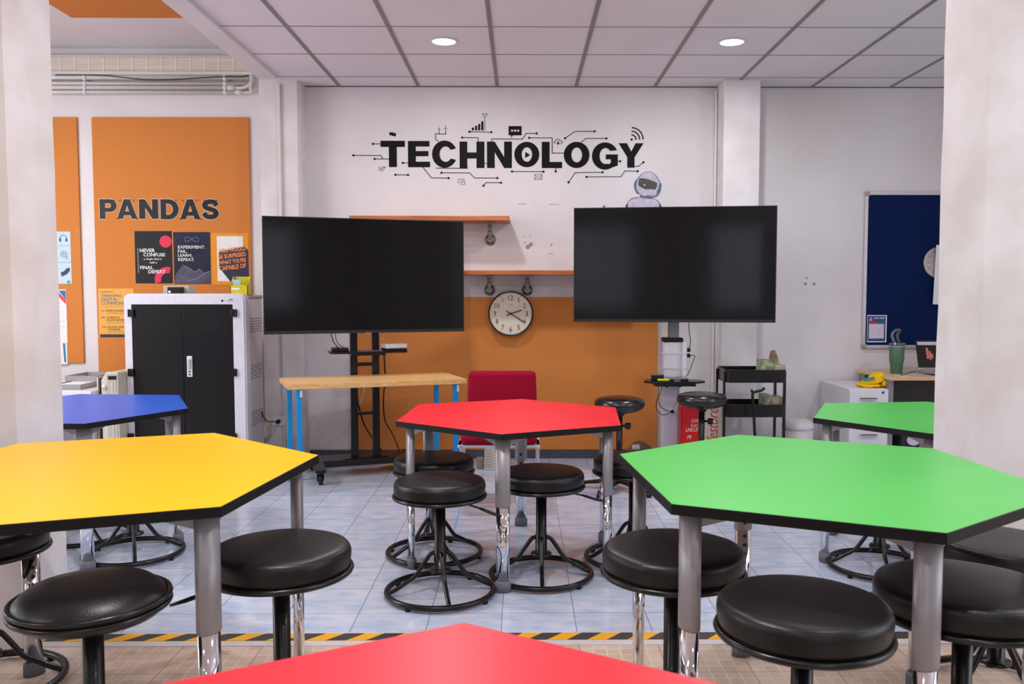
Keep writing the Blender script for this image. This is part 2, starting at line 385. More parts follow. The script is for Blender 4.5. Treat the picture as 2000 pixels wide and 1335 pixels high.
# top-left wall: block strip, ledge and horizontal pipes
root = thing('vent_strip', (-3.5, YW-.03, PY(300, 138, YW-.03).z), 'long strip of cream blocks along the top of the left wall', 'vent')
za, zb = PY(300, 140, YW-.04).z, PY(300, 111, YW-.04).z
mb = MB(); mb.box((XL, YW-.04, za), (-2.03, YW, zb), .004)
mb.mi = 1; x = -5.1
while x < -2.1: mb.box((x-.005, YW-.043, za+.004), (x+.005, YW-.038, zb-.004)); x += .1085
mb.build('block_row', [mat('cream_block', (228, 220, 204), .5, vscale=3, rgb2=(214, 204, 184), stretch=(1, 1, 20)), mat('joint_white', (240, 236, 232), .5)], root)
mb = MB(); mb.box((XL, YW-.06, za-.025), (-2.03, YW, za), .004); mb.box((XL, YW-.05, zb), (-2.03, YW, zb+.01), .003); mb.build('ledge', WALL, root)
for i, (py, r, xr, lab) in enumerate(((151, .019, 488, 'topmost'), (163, .013, 492, 'second from top'), (171, .016, 455, 'third from top'), (180, .013, 470, 'lowest'))):
    z = PY(300, py, YW-.03).z; xr = PY(xr, py, YW-.03).x
    root = thing('pipe', (-3.5, YW-.03, z), 'white horizontal pipe high on the left wall, %s of the four' % lab, 'pipe', 'pipes on the left wall')
    mb = MB(); mb.cyl((XL+.05, YW-.03, z), (xr, YW-.03, z), r, 12); mb.build('pipe_body', CW, root)
    mb = MB()
    for px in (166, 440): q = PY(px, py, YW-.03).x; mb.cyl((q-.012, YW-.03, z), (q+.012, YW-.03, z), r*1.35, 12)
    mb.build('clip', WHITEP, root)
    if i >= 2:
        mb = MB(); mb.cyl((xr-.04, YW-.03, z), (xr+.02, YW-.03, z), r*1.3, 12); e = PY(500, 150, YW-.03)
        mb.tube(spline([(xr, YW-.03, z), (xr+.08, YW-.035, z), (e.x-.04, YW-.04, z+.03), (e.x-.03, YW-.04, z+.09), (e.x-.05, YW-.04, z+.16)]), r*.9, 8); mb.build('bend', CW, root)
mb = MB(); mb.tube(spline([PY(108, 146, YW-.055), PY(200, 147, YW-.055), PY(300, 156, YW-.055), PY(430, 150, YW-.055), PY(470, 150, YW-.055), PY(486, 147, YW-.055)]), .0035, 6)
tag(mb.build('cable', BLACKP), 'thin black cable lying along the pipes at the top left', 'cable')

# ------------------------------------------------------------------ wall boards
def slab(name, box, Y0_, Y1_, m, label, cat, group=None, bev=.002):
    mb = MB(); mb.box((box[0], Y1_, box[1]), (box[2], Y0_-.0008, box[3]), bev); return tag(mb.build(name, m), label, cat, group)
b1 = pbox(181, 229, 489, 745, YW-.012)
pandas_box = (PY(184, 400, YW-.012).x, .95, PY(489, 400, YW-.012).x, b1[3])
slab('felt_board', (pandas_box[0], .07, pandas_box[2], b1[3]), YW, YW-.018, CORK, 'tall orange felt board with the PANDAS letters', 'board')
xl = PY(160, 500, YW).x
slab('felt_board', (xl-1.3, .75, xl, b1[3]), YW, YW-.018, CORK, 'orange felt board at far left, cut by the near column', 'board')
lb = (PY(686, 700, YW).x, .07, PY(1284, 700, YW).x, PY(1000, 580, YW).z)
slab('felt_board', lb, YW, YW-.016, CORK, 'wide low orange felt board behind the bench and clock', 'board')
FRONTB = YW-.0185

# ------------------------------------------------------------------ heavy letters
def ell(cx, cz, rx, rz, a0, a1, n=20): return [(cx+rx*math.cos(math.radians(a0+(a1-a0)*i/n)), cz+rz*math.sin(math.radians(a0+(a1-a0)*i/n))) for i in range(n+1)]
def R_(a, b, c, d): return ('p', [(a, b), (c, b), (c, d), (a, d)])
def glyph(ch):
    if ch == 'T': return [R_(0, .765, 1, 1), R_(.34, 0, .665, .765)]
    if ch == 'E': return [R_(0, 0, .355, 1), R_(.355, .79, .98, 1), R_(.355, .42, .93, .615), R_(.355, 0, 1, .21)]
    if ch == 'C': return [('s', ell(.5, .5, .5, .5, 25, 335), ell(.54, .5, .24, .285, 34, 326))]
    if ch == 'H': return [R_(0, 0, .31, 1), R_(.68, 0, 1, 1), R_(.31, .36, .68, .59)]
    if ch == 'N': return [('p', [(0, 0), (0, 1), (.31, 1), (.69, .41), (.69, 1), (1, 1), (1, 0), (.69, 0), (.31, .60), (.31, 0)])]
    if ch == 'O': return [('s', ell(.5, .5, .5, .5, 0, 360, 36), ell(.505, .5, .208, .285, 0, 360, 36))]
    if ch == 'L': return [R_(0, 0, .385, 1), R_(.385, 0, 1, .235)]
    if ch == 'G': return [('s', ell(.5, .5, .5, .5, 25, 305, 26), ell(.515, .5, .225, .295, 40, 290, 26)), ('p', [(.53, .56), (.985, .56), (.985, .15), (.79, .09), (.6, .17), (.72, .25), (.72, .38), (.53, .38)])]
    if ch == 'Y': return [('p', [(0, 1), (.33, 1), (.507, .66), (.68, 1), (1, 1), (.64, .42), (.64, 0), (.35, 0), (.35, .43)])]
    if ch == 'P': return [R_(0, 0, .32, 1), ('s', [(.32, 1)]+ell(.62, .68, .38, .32, 90, -90, 14)+[(.32, .36)], [(.32, .80)]+ell(.55, .68, .13, .12, 90, -90, 14)+[(.32, .56)])]
    if ch == 'D': return [R_(0, 0, .3, 1), ('s', [(.3, 1)]+ell(.45, .5, .55, .5, 90, -90, 18)+[(.3, 0)], [(.3, .78)]+ell(.42, .5, .27, .28, 90, -90, 18)+[(.3, .22)])]
    if ch == 'A': return [('p', [(0, 0), (.27, 0), (.53, .80), (.5, 1), (.35, 1)]), ('p', [(1, 0), (.73, 0), (.47, .80), (.5, 1), (.65, 1)]), R_(.3, .18, .7, .38)]
    if ch == 'S':
        cl = [tuple(v) for v in spline([Vector(p) for p in ((.86, .68), (.74, .84), (.5, .885), (.24, .82), (.17, .69), (.28, .57), (.5, .51), (.74, .43), (.84, .30), (.74, .16), (.5, .115), (.26, .16), (.13, .32))], 5)]
        A, B = [], []
        for i, p in enumerate(cl):
            a = Vector(cl[max(0, i-1)]); b = Vector(cl[min(len(cl)-1, i+1)]); d = (b-a).normalized(); n = Vector((-d.y*.14, d.x*.115))
            A.append((p[0]+n.x, p[1]+n.y)); B.append((p[0]-n.x, p[1]-n.y))
        return [('s', A, B)]
def draw_glyph(mb, ch, box, y0, y1, grow=0):
    x0, z0, x1, z1 = box; f = lambda p: (x0+p[0]*(x1-x0), z0+p[1]*(z1-z0))
    for gi, g in enumerate(glyph(ch)):
        y1 -= .00015 if gi else 0
        if g[0] == 'p':
            P = [f(p) for p in g[1]]; mb.poly(P, y0, y1)
            if grow: mb.line(P+[P[0]], grow*2, y0, y1+.0004)
        else:
            A = [f(p) for p in g[1]]; B = [f(p) for p in g[2]]; mb.strip(A, B, y0, y1)
            if grow: mb.line(A, grow*2, y0, y1+.0005); mb.line(B, grow*2, y0, y1+.0005); mb.line([A[0], B[0]], grow*2, y0, y1); mb.line([A[-1], B[-1]], grow*2, y0, y1)
    return mb

# TECHNOLOGY wall decal (measured in two enlarged views: k px of view = photo px)
YD0, YD1 = YW, YW-.002
def va(x, y): p = PY(680+x/6.25, 210+y/6.25, YW); return (p.x, p.z)
def vb(x, y): return va(x+1750, y)
tech = thing('wall_decal', (0, YW, va(0, 900)[1]), 'black TECHNOLOGY wall lettering surrounded by circuit lines and small icons', 'wall decal')
LET = [('T', 398, 405, 692, 725), ('E', 732, 408, 998, 727), ('C', 1025, 402, 1330, 734), ('H', 1361, 415, 1663, 737), ('N', 1695, 415, 1998, 737),
       ('O', 2028, 418, 2333, 727), ('L', 2363, 418, 2612, 738), ('O', 2631, 418, 2946, 737), ('G', 2975, 425, 3297, 757), ('Y', 3300, 435, 3606, 733)]
for ch, a, t, b, u in LET:
    p, q = va(a, u), va(b, t); mb = MB(); draw_glyph(mb, ch, (p[0], p[1], q[0], q[1]), YD0, YD1); mb.build('letter_'+ch.lower(), INK, tech)
LN = [([(303, 443), (400, 443)], [0]), ([(64, 583), (400, 585), (425, 625)], [0]), ([(322, 626), (500, 627)], [0]), ([(667, 675), (735, 675)], [0]), ([(578, 820), (732, 822)], [0, 1]),
      ([(915, 730), (1017, 857), (1227, 860)], [2]), ([(1075, 738), (1460, 741)], []), ([(1138, 795), (1485, 798), (1545, 859), (1822, 859)], [0, 3]), ([(1652, 953), (1682, 916), (1865, 917)], [0, 2]),
      ([(1100, 412), (1066, 383), (1066, 320), (1195, 322)], []), ([(1480, 295), (1747, 300)], [0, 1]), ([(1392, 366), (1588, 368), (1588, 420)], [0]), ([(1660, 682), (1700, 682)], []),
      ([(1748, 415), (1750, 383), (2127, 385), (2172, 315), (2300, 315)], [4]), ([(2210, 369), (2490, 369), (2490, 555), (2640, 555)], [0]), ([(2647, 374), (2770, 290), (3007, 290)], [0, 2]),
      ([(2845, 425), (2902, 376), (3152, 376)], [2]), ([(3290, 655), (3320, 655)], [1]), ([(3490, 716), (3545, 716), (3604, 667)], [2]), ([(2000, 779), (2384, 781)], [0, 1]), ([(2534, 735), (2533, 778)], [1]),
      ([(2690, 911), (2770, 795), (3105, 789)], [0, 2]), ([(2910, 845), (3330, 843), (3378, 773), (3533, 776)], [0, 3])]
wl = .0050
for pts, d in LN:
    mb = MB(); mb.line([va(*p) for p in pts], wl, YD0, YD1-.0004, d); mb.build('circuit_line', INK, tech)
def icon(fn): mb = MB(); fn(mb); return mb.build('icon', INK, tech)
yA, yB = YD0, YD1
def ic_chat(m_):
    m_.poly([va(*p) for p in ((502, 302), (552, 302), (552, 336), (522, 336), (518, 345), (512, 336), (502, 334))], yA, yB)
    m_.poly([va(*p) for p in ((533, 311), (583, 311), (583, 345), (576, 345), (573, 356), (562, 346), (533, 346))], yA, yB-.001)
icon(ic_chat)
def ic_mill(m_):
    for x, y, s_, b in ((1110, 258, 30, 320), (1190, 246, 38, 322)):
        m_.poly([va(x-1.5, y), va(x+1.5, y), va(x+5, b), va(x-5, b)], yA, yB)
        for a in (88, 208, 328):
            c, s2 = math.cos(math.radians(a)), math.sin(math.radians(a)); m_.poly([va(x-s2*3, y-c*3), va(x+c*s_, y-s2*s_-8*(a == 88)), va(x+s2*3, y+c*3)], yA, yB)
icon(ic_mill)
def ic_bars(m_):
    for x, t in ((1509, 244), (1549, 222), (1587, 199), (1625, 168)): m_.poly([va(x, 278), va(x, t), va(x+26, t), va(x+26, 278)], yA, yB)
    m_.line([va(1668, 278), va(1668, 130)], wl*.7, yA, yB); m_.line([va(1668, 127), va(1639, 77), va(1698, 77), va(1668, 127)], wl*.6, yA, yB)
icon(ic_bars)
mb = MB(); mb.poly([vb(*p) for p in ((208, 226), (367, 226), (367, 338), (262, 338), (240, 368), (238, 338), (208, 338))], yA, yB); o = mb.build('icon', INK, tech)
mb = MB()
for x in (250, 288, 325): mb.disc(vb(x, 282), .0085, yB, yB-.0006, 12)
mb.build('icon_dot', WALL, o, label='pale dots of the speech bubble')
icon(lambda m_: m_.poly([vb(411, 540), vb(472, 578), vb(411, 616)], yA, yB))
icon(lambda m_: m_.line([vb(x, y) for x, y in ((780, 437), (766, 430), (766, 412), (785, 402), (790, 388), (808, 383), (826, 390), (832, 402), (852, 404), (864, 420), (858, 435), (845, 439))], wl*.8, yA, yB) or m_)
icon(lambda m_: m_.poly([vb(x, y) for x, y in ((806, 408), (820, 408), (820, 430), (832, 430), (812, 457), (793, 430), (806, 430))], yA, yB))
for r in (1, 2, 3):
    rx = (55, 100, 142)[r-1]; cx, cy = 1708, 390
    pts = [vb(cx+rx*math.sin(math.radians(a))*1.0, cy-rx*math.cos(math.radians(a))*1.02) for a in range(4, 90, 7)]
    mb = MB(); mb.line(pts, .0088, yA, yB); mb.build('icon', INK, tech)
icon(lambda m_: m_.disc(vb(1710, 390), .0088, yA, yB))
icon(lambda m_: m_.line([vb(x, y) for x, y in ((527, 816), (615, 816), (615, 876), (527, 876), (527, 816))], .0028, yA, yB) and m_.line([vb(x, y) for x, y in ((530, 820), (571, 858), (612, 820))], .0018, yA, yB) and m_.line([vb(532, 870), vb(555, 846)], .0018, yA, yB) and m_.line([vb(610, 870), vb(587, 846)], .0018, yA, yB))
icon(lambda m_: m_.line([va(x, y) for x, y in ((368, 728), (456, 722), (417, 780), (400, 757), (385, 772), (380, 745), (368, 728))], .0016, yA, yB) and m_.line([va(x, y) for x, y in ((385, 750), (450, 725), (400, 757))], .0016, yA, yB))
icon(lambda m_: m_.line([va(x, y) for x, y in ((1360, 920), (1342, 918), (1342, 872), (1416, 872), (1416, 884))], .0026, yA, yB) and m_.line([va(x, y) for x, y in ((1408, 902), (1426, 902), (1424, 938), (1378, 938), (1378, 922))], .0026, yA, yB) and m_.line([va(x, y) for x, y in ((1372, 910), (1375, 893), (1388, 888), (1398, 900), (1398, 912), (1380, 912), (1390, 900))], .0016, yA, yB))

# robot sticker above the right screen
def vr(x, y): p = PY(1200+x/14.83, 320+y/14.83, YW); return (p.x, p.z)
rob = thing('robot_sticker', (vr(950, 1200)[0], YW, vr(950, 1300)[1]), 'flat wall sticker of a white robot with dark visor above the right screen', 'wall sticker')
RW = mat('sticker_white', (208, 198, 216), .5, vscale=25, rgb2=(184, 172, 196)); RB = mat('sticker_blue', (96, 118, 146), .5, vscale=60, rgb2=(58, 84, 112)); RD = mat('sticker_dark', (66, 66, 62), .5); RL = mat('sticker_outline', (110, 108, 142), .5)
def rp(name, pts, y1, m, par=rob): mb = MB(); mb.poly([vr(*p) for p in pts], YW, YW-y1); return mb.build(name, m, par)
body = [tuple(v) for v in spline([Vector(p) for p in ((310, 1320), (330, 1200), (420, 1060), (520, 985), (700, 955), (900, 975), (1120, 1000), (1260, 1060), (1350, 1180), (1410, 1320))], 4)]
rp('body', body, .001, RL)
rp('torso', [tuple(v) for v in spline([Vector(p) for p in ((395, 1320), (390, 1150), (450, 1060), (580, 1000), (760, 975), (950, 1000), (1140, 1020), (1270, 1110), (1290, 1200), (1275, 1320))], 4)], .0016, RW)
rp('arm', [(310, 1320), (330, 1200), (385, 1140), (395, 1320)], .0022, RD); rp('arm', [(1275, 1320), (1300, 1220), (1345, 1190), (1410, 1320)], .0022, RD)
rp('neck', [(730, 900), (1060, 880), (1130, 1000), (1000, 1010), (760, 985)], .002, RB)
rp('head', [tuple(v) for v in spline([Vector(p) for p in ((960, 220), (1120, 260), (1240, 370), (1330, 540), (1350, 700), (1290, 880), (1160, 970), (950, 950), (800, 910), (680, 830), (610, 680), (620, 500), (700, 380), (810, 270))], 4, True)], .0026, RL)
rp('face', [tuple(v) for v in spline([Vector(p) for p in ((960, 235), (1110, 275), (1220, 385), (1300, 550), (1270, 720), (1220, 860), (1140, 930), (950, 900), (860, 930), (740, 860), (650, 740), (640, 600), (660, 480), (740, 370), (830, 280))], 4, True)], .003, RW)
rp('visor', [(720, 415), (830, 415), (1000, 450), (1150, 510), (1240, 550), (1235, 640), (1190, 745), (1000, 735), (880, 735), (790, 690), (690, 620), (690, 500)], .0034, RD)
rp('ear', [tuple(v) for v in spline([Vector(p) for p in ((680, 410), (600, 500), (565, 620), (590, 740), (650, 850), (700, 860), (640, 720), (640, 560))], 4, True)], .0032, RB)
rp('ear', [tuple(v) for v in spline([Vector(p) for p in ((1290, 590), (1340, 560), (1365, 620), (1340, 760), (1290, 880), (1225, 860), (1225, 780), (1260, 720))], 4, True)], .0036, RB)
mb = MB()
for p, rx in (((830, 335), 14), ((945, 350), 14), ((1030, 365), 14), ((870, 610), 22), ((735, 500), 9)): mb.disc(vr(*p), rx/14.83*.004, YW-.0034, YW-.0040, 10)
mb.build('highlight', WHITEI, rob)
rp('hand', [tuple(v) for v in spline([Vector(p) for p in ((-330, 1290), (-330, 1220), (-300, 1195), (-270, 1220), (-275, 1300))], 3)], .002, RB)

# PANDAS cut-out letters, each pinned on its own
LP = [('P', 195, 389, 228, 427, 'letter P, first of PANDAS'), ('A', 229, 389, 268, 427, 'letter A between the P and the N of PANDAS'), ('N', 272, 389, 309, 427, 'letter N of PANDAS'),
      ('D', 314, 389, 349, 428, 'letter D of PANDAS'), ('A', 352, 389, 391, 428, 'letter A between the D and the S of PANDAS'), ('S', 394, 389, 428, 428, 'letter S, last of PANDAS')]
PINR = mat('pin_head', (180, 40, 40), .4)
for ch, a, t, b, u, lab in LP:
    bx_ = pbox(a, t, b, u, FRONTB); r = thing('paper_letter', ((bx_[0]+bx_[2])/2, FRONTB, bx_[1]), 'black cut-out %s, on orange board' % lab, 'letter', 'PANDAS letters')
    mb = MB(); draw_glyph(mb, ch, bx_, FRONTB, FRONTB-.002, .0055); mb.build('paper_edge', mat('letter_paper_edge', (216, 190, 168), .7), r)
    mb = MB(); draw_glyph(mb, ch, bx_, FRONTB-.002, FRONTB-.0045); mb.build('letter_face', mat('letter_gloss_black', (20, 22, 26), .35, spec=.3, vscale=8, rgb2=(15, 16, 20)), r)
    mb = MB()
    for fx in (.15, .85): mb.lathe([(.005, 0), (.005, .006), (0, .008)], c=(bx_[0]+fx*(bx_[2]-bx_[0]), FRONTB-.004, bx_[3]-.006), n=8, M=None, axis='Y') if 0 else mb.disc((bx_[0]+fx*(bx_[2]-bx_[0]), bx_[3]-.008), .004, FRONTB-.004, FRONTB-.010, 8)
    mb.build('pin', BLACKP, r)

# posters
def poster(name, px, m, label, Y=FRONTB, t=.0015, tilt=0, group='posters on the orange boards'):
    b = pbox(*px, Y); r = thing(name, ((b[0]+b[2])/2, Y, b[1]), label, 'poster', group)
    mb = MB(); mb.box((b[0], Y-t, b[1]), (b[2], Y, b[3])); mb.build('sheet', m, r); return r, b
def sub(b, u0, v0, u1, v1):   # v measured from top, unit
    W, H = b[2]-b[0], b[3]-b[1]; return (b[0]+u0*W, b[3]-v1*H, b[0]+u1*W, b[3]-v0*H)
def uv(b, u, v): return (b[0]+u*(b[2]-b[0]), b[3]-v*(b[3]-b[1]))
def lettering(r, lines, b, m, Y=FRONTB-.0015, name='lettering', bold=.02, **k):
    mb = MB()
    for s_, u0, v0, u1, v1, *e in lines: text_into(mb, s_, sub(b, u0, v0, u1, v1), Y, Y-.0008, bold=e[0] if e else bold, shear=e[1] if len(e) > 1 else 0, rot=e[2] if len(e) > 2 else 0)
    return mb.build(name, m, r)
YS = FRONTB-.0015
PB = mat('poster_black', (26, 26, 28), .4, spec=.25); PRD = mat('poster_crimson', (222, 16, 70), .4); PNV = mat('poster_navy', (22, 22, 42), .4, spec=.25, vscale=6, rgb2=(36, 40, 66))
r, b = poster('poster', (264, 451, 336.5, 553), PB, 'black poster with crimson circles reading NEVER CONFUSE A SINGLE FAILURE')
mb = MB(); c = uv(b, .83, .2); mb.disc(c, .046, YS, YS-.0004, 28); mb.build('circle', PRD, r)
c = uv(b, .86, .93); A = [(c[0]+.098*math.cos(math.radians(t)), c[1]+.098*math.sin(math.radians(t))) for t in range(73, 200, 6)]; B_ = [(c[0]+.05*math.cos(math.radians(t)), c[1]+.05*math.sin(math.radians(t))) for t in range(73, 200, 6)]
A = [(min(p[0], b[2]), max(p[1], b[1])) for p in A]; B_ = [(min(p[0], b[2]), max(p[1], b[1])) for p in B_]
mb = MB(); mb.strip(A, B_, YS, YS-.0004); mb.build('ring', PRD, r)
lettering(r, [('NEVER', .13, .335, .54, .405), ('CONFUSE', .23, .42, .81, .485), ('a Single failure', .23, .515, .72, .56, .01, .3), ('with a', .39, .58, .59, .62, .01, .3), ('FINAL', .13, .665, .48, .73), ('DEFEAT', .35, .745, .81, .81)], b, WHITEI, YS-.0006)
mb = MB(); mb.line([uv(b, .075, .33), uv(b, .08, .8)], .002, YS, YS-.0006); mb.build('rule', WHITEI, r)
r, b = poster('poster', (339.5, 453, 411, 554), PNV, 'navy poster with mountains reading EXPERIMENT FAIL LEARN REPEAT')
lettering(r, [('EXPERIMENT.', .12, .26, .87, .32), ('FAIL.', .12, .34, .37, .40), ('LEARN.', .12, .42, .51, .475), ('REPEAT.', .12, .50, .57, .56)], b, WHITEI, YS-.0006, bold=.012)
G1 = mat('poster_grey', (84, 82, 104), .5, vscale=14, rgb2=(58, 58, 82)); G2 = mat('poster_light_grey', (150, 150, 168), .5)
mb = MB(); mb.poly([uv(b, *p) for p in ((0, .99), (.04, .82), (.26, .62), (.42, .70), (.56, .78), (.70, .70), (.84, .79), (1, .74), (1, .99))], YS, YS-.0003); mb.build('mountains', G1, r)
mb = MB(); mb.line([uv(b, *p) for p in ((.28, .68), (.36, .67), (.58, .77), (.70, .71))], .003, YS, YS-.0006); mb.line([uv(b, *p) for p in ((.4, .94), (.62, .90), (.84, .79), (.97, .76))], .003, YS, YS-.0006); mb.build('ridge_line', G2, r)
mb = MB(); c = uv(b, .5, .14); pts = [(c[0]+.052*math.cos(t/24*PI), c[1]+.018*math.sin(t/24*2*PI)) for t in range(48)]; mb.line(pts+[pts[0]], .003, YS, YS-.0005); mb.build('infinity_sign', mat('poster_steel', (112, 140, 176), .5), r)
PO = mat('poster_orange', (232, 148, 8), .4)
r, b = poster('poster', (413.5, 455, 486, 556), PO, 'orange and white poster reading YOU WOULD BE SURPRISED WHAT YOU\'RE CAPABLE OF')
bb = sub(b, .15, .06, .85, .93); mb = MB(); mb.box((bb[0], YS-.0004, bb[1]), (bb[2], YS, bb[3])); mb.build('white_panel', WHITEI, r)
mb = MB(); mb.poly([uv(b, *p) for p in ((.2, .36), (.9, .26), (.99, .33), (.995, .99), (.55, .99), (.27, .73), (.2, .66))], YS, YS-.0008); mb.build('shadow_shape', mat('poster_deep_navy', (24, 26, 66), .5), r)
LO = mat('poster_text_orange', (232, 140, 62), .5)
lettering(r, [('YOU WOULD', .2, .275, .93, .365, .03, 0, .13), ('BE SURPRISED', .18, .39, .93, .475, .03, 0, .12), ('WHAT YOU\'RE', .2, .50, .93, .585, .03, 0, .12), ('CAPABLE OF', .2, .61, .93, .70, .03, 0, .12)], b, LO, YS-.001)
r, b = poster('poster', (193, 563, 262, 659), mat('poster_amber', (232, 168, 66), .45), 'amber poster reading THRIVING DIGITAL COMMUNITIES, partly behind the cabinet')
TEAL = mat('poster_teal', (50, 116, 140), .5); DK = mat('poster_dark', (40, 38, 46), .5)
lettering(r, [('CULTIVATING A', .08, .06, .43, .08, .01), ], b, DK, YS-.0006)
lettering(r, [('THRIVING', .08, .12, .66, .175), ('DIGITAL', .08, .19, .55, .25), ('COMMUNITIES', .08, .265, .97, .33), ('BE', .08, .44, .18, .465), ('BE', .08, .575, .18, .6), ('BE', .10, .77, .2, .795)], b, TEAL, YS-.0006, name='heading', bold=0)
lettering(r, [('EMPOWERED', .22, .435, .80, .47), ('CURIOUS', .22, .57, .59, .605), ('& DISCERNING', .23, .62, .86, .655), ('GOOD DIGITAL', .24, .765, .9, .80), ('CITIZENS', .24, .815, .6, .85)], b, DK, YS-.0006, bold=0)
mb = MB(); bb = sub(b, .02, .93, 1, .995); mb.box((bb[0], YS-.0005, bb[1]), (bb[2], YS, bb[3]))
for v in (.36, .49, .51, .68, .70, .87, .89): mb.line([uv(b, .24, v), uv(b, .8, v)], .0012, YS, YS-.0005)
mb.build('footer_band', DK, r)
r, b = poster('poster', (95, 452, 139, 554), mat('poster_pale_blue', (190, 212, 224), .5), 'pale blue poster with headphone and power icons beside the near column')
mb = MB(); c = uv(b, .68, .13)
A = [(c[0]+.025*math.cos(math.radians(t)), c[1]+.025*math.sin(math.radians(t))) for t in range(-20, 201, 12)]; mb.line(A, .004, YS, YS-.0006); mb.disc((c[0]-.024, c[1]-.012), .008, YS, YS-.0008, 10, .014); mb.disc((c[0]+.024, c[1]-.012), .008, YS, YS-.0008, 10, .014); mb.build('headphone_icon', mat('poster_ink_navy', (38, 52, 84), .5), r)
mb = MB(); c = uv(b, .68, .43); A = [(c[0]+.024*math.cos(t/12*PI), c[1]+.024*math.sin(t/12*PI)) for t in range(25)]; mb.line(A, .003, YS, YS-.0006)
A = [(c[0]+.012*math.cos(math.radians(t)), c[1]+.012*math.sin(math.radians(t))) for t in range(120, 421, 15)]; mb.line(A, .003, YS, YS-.0006); mb.line([c, (c[0], c[1]+.016)], .003, YS, YS-.0006); mb.line([(c[0]+.016, c[1]-.018), (c[0]+.03, c[1]-.036)], .004, YS, YS-.0006); mb.build('power_icon', MATS['poster_ink_navy'], r)
mb = MB(); mb.poly([uv(b, *p) for p in ((.52, .78), (.66, .76), (.8, .70), (.93, .69), (.93, .75), (.78, .82), (.56, .86))], YS, YS-.0006); mb.build('book_icon', MATS['poster_ink_navy'], r)
mb = MB(); mb.line([uv(b, .45, .27), uv(b, .95, .27)], .003, YS, YS-.0004); mb.line([uv(b, .45, .59), uv(b, .98, .59)], .004, YS, YS-.0004); mb.build('text_line', mat('poster_text_grey', (140, 150, 165), .5), r)
mb = MB(); mb.disc(uv(b, .86, .965), .013, YS, YS-.0005, 14); mb.build('teal_dot', mat('poster_cyan', (60, 160, 175), .5), r)
r, b = poster('poster', (95, 565, 130.5, 669), PAPER, 'white poster with a blue and crimson corner beside the near column')
mb = MB(); mb.poly([uv(b, .6, .02), uv(b, .98, .02), uv(b, .98, .2)], YS, YS-.0005); mb.build('blue_corner', mat('poster_blue', (28, 104, 176), .5), r)
mb = MB(); mb.poly([uv(b, .55, .03), uv(b, .98, .2), uv(b, .98, .28), uv(b, .5, .1)], YS, YS-.0008); mb.build('crimson_band', PRD, r)
mb = MB(); [mb.line([uv(b, .5, v), uv(b, .9, v)], .002, YS, YS-.0004) for v in (.25, .42, .6, .7)]; mb.build('text_line', MATS['poster_text_grey'], r)
r, b = poster('poster', (98, 669, 131.5, 711), PAPER, 'small white sheet with a teal stripe below the white poster at far left')
mb = MB(); mb.poly([uv(b, .76, .02), uv(b, .90, .02), uv(b, .93, .9), uv(b, .82, .9)], YS, YS-.0005); mb.build('teal_stripe', mat('poster_teal_stripe', (20, 130, 160), .5), r)

# ------------------------------------------------------------------ downlights
LENS = mat('downlight_lens', (255, 255, 255), .5, emit=(235, 235, 255), es=16)
li = 0
for ix, x in enumerate((-.4825, 1.3175, 3.1175)):  # rightmost column is added out of view to brighten the right wall
    for iy, y in enumerate((5.5166, 3.7166, 1.9166, .1166, -1.6834)):
        if ix == 2 and iy not in (1, 2): continue
        vis = iy == 0
        r = thing('downlight', (x, y, ZC), 'round recessed ceiling downlight, %s of the two over the far wall' % ('left' if ix == 0 else 'right') if vis else 'unseen round recessed ceiling downlight out of the picture', 'ceiling light', 'recessed downlights')
        mb = MB(); mb.lathe([(.073, 0), (.088, -.003), (.086, -.006), (.072, -.006), (.070, 0)], c=(x, y, ZC-.0), n=40); mb.build('trim_ring', WHITEP, r)
        mb = MB(); mb.lathe([(0, -.004), (.071, -.004)], c=(x, y, ZC), n=32, cap=False); mb.build('lens', LENS, r)
        pw = {0: 16, 1: (11, 4, 16)[ix], 2: (30, 9, 10)[ix], 3: 5, 4: 6}[iy]
        area('downlight_lamp', (x, y, ZC-.012), (0, 0, 0), .13, .13, pw, (1, .985, 1), 'DISK')
for y in (4.6, .2):  # unseen fittings added to brighten the left bay
    r = thing('fill_fitting', (-4.0, y, ZH-.1), 'unseen fill light fitting added over the left bay', 'ceiling light', 'unseen fill light fittings')
    mb = MB(); mb.box((-4.6, y-.1, ZH-.06), (-3.4, y+.1, ZH-.001), .005); mb.build('housing', WHITEP, r)
    mb = MB(); mb.box((-4.58, y-.085, ZH-.085), (-3.42, y+.085, ZH-.06), .005); mb.build('diffuser', mat('fill_diffuser', (255, 255, 255), .5, emit=(255, 250, 242), es=9), r)

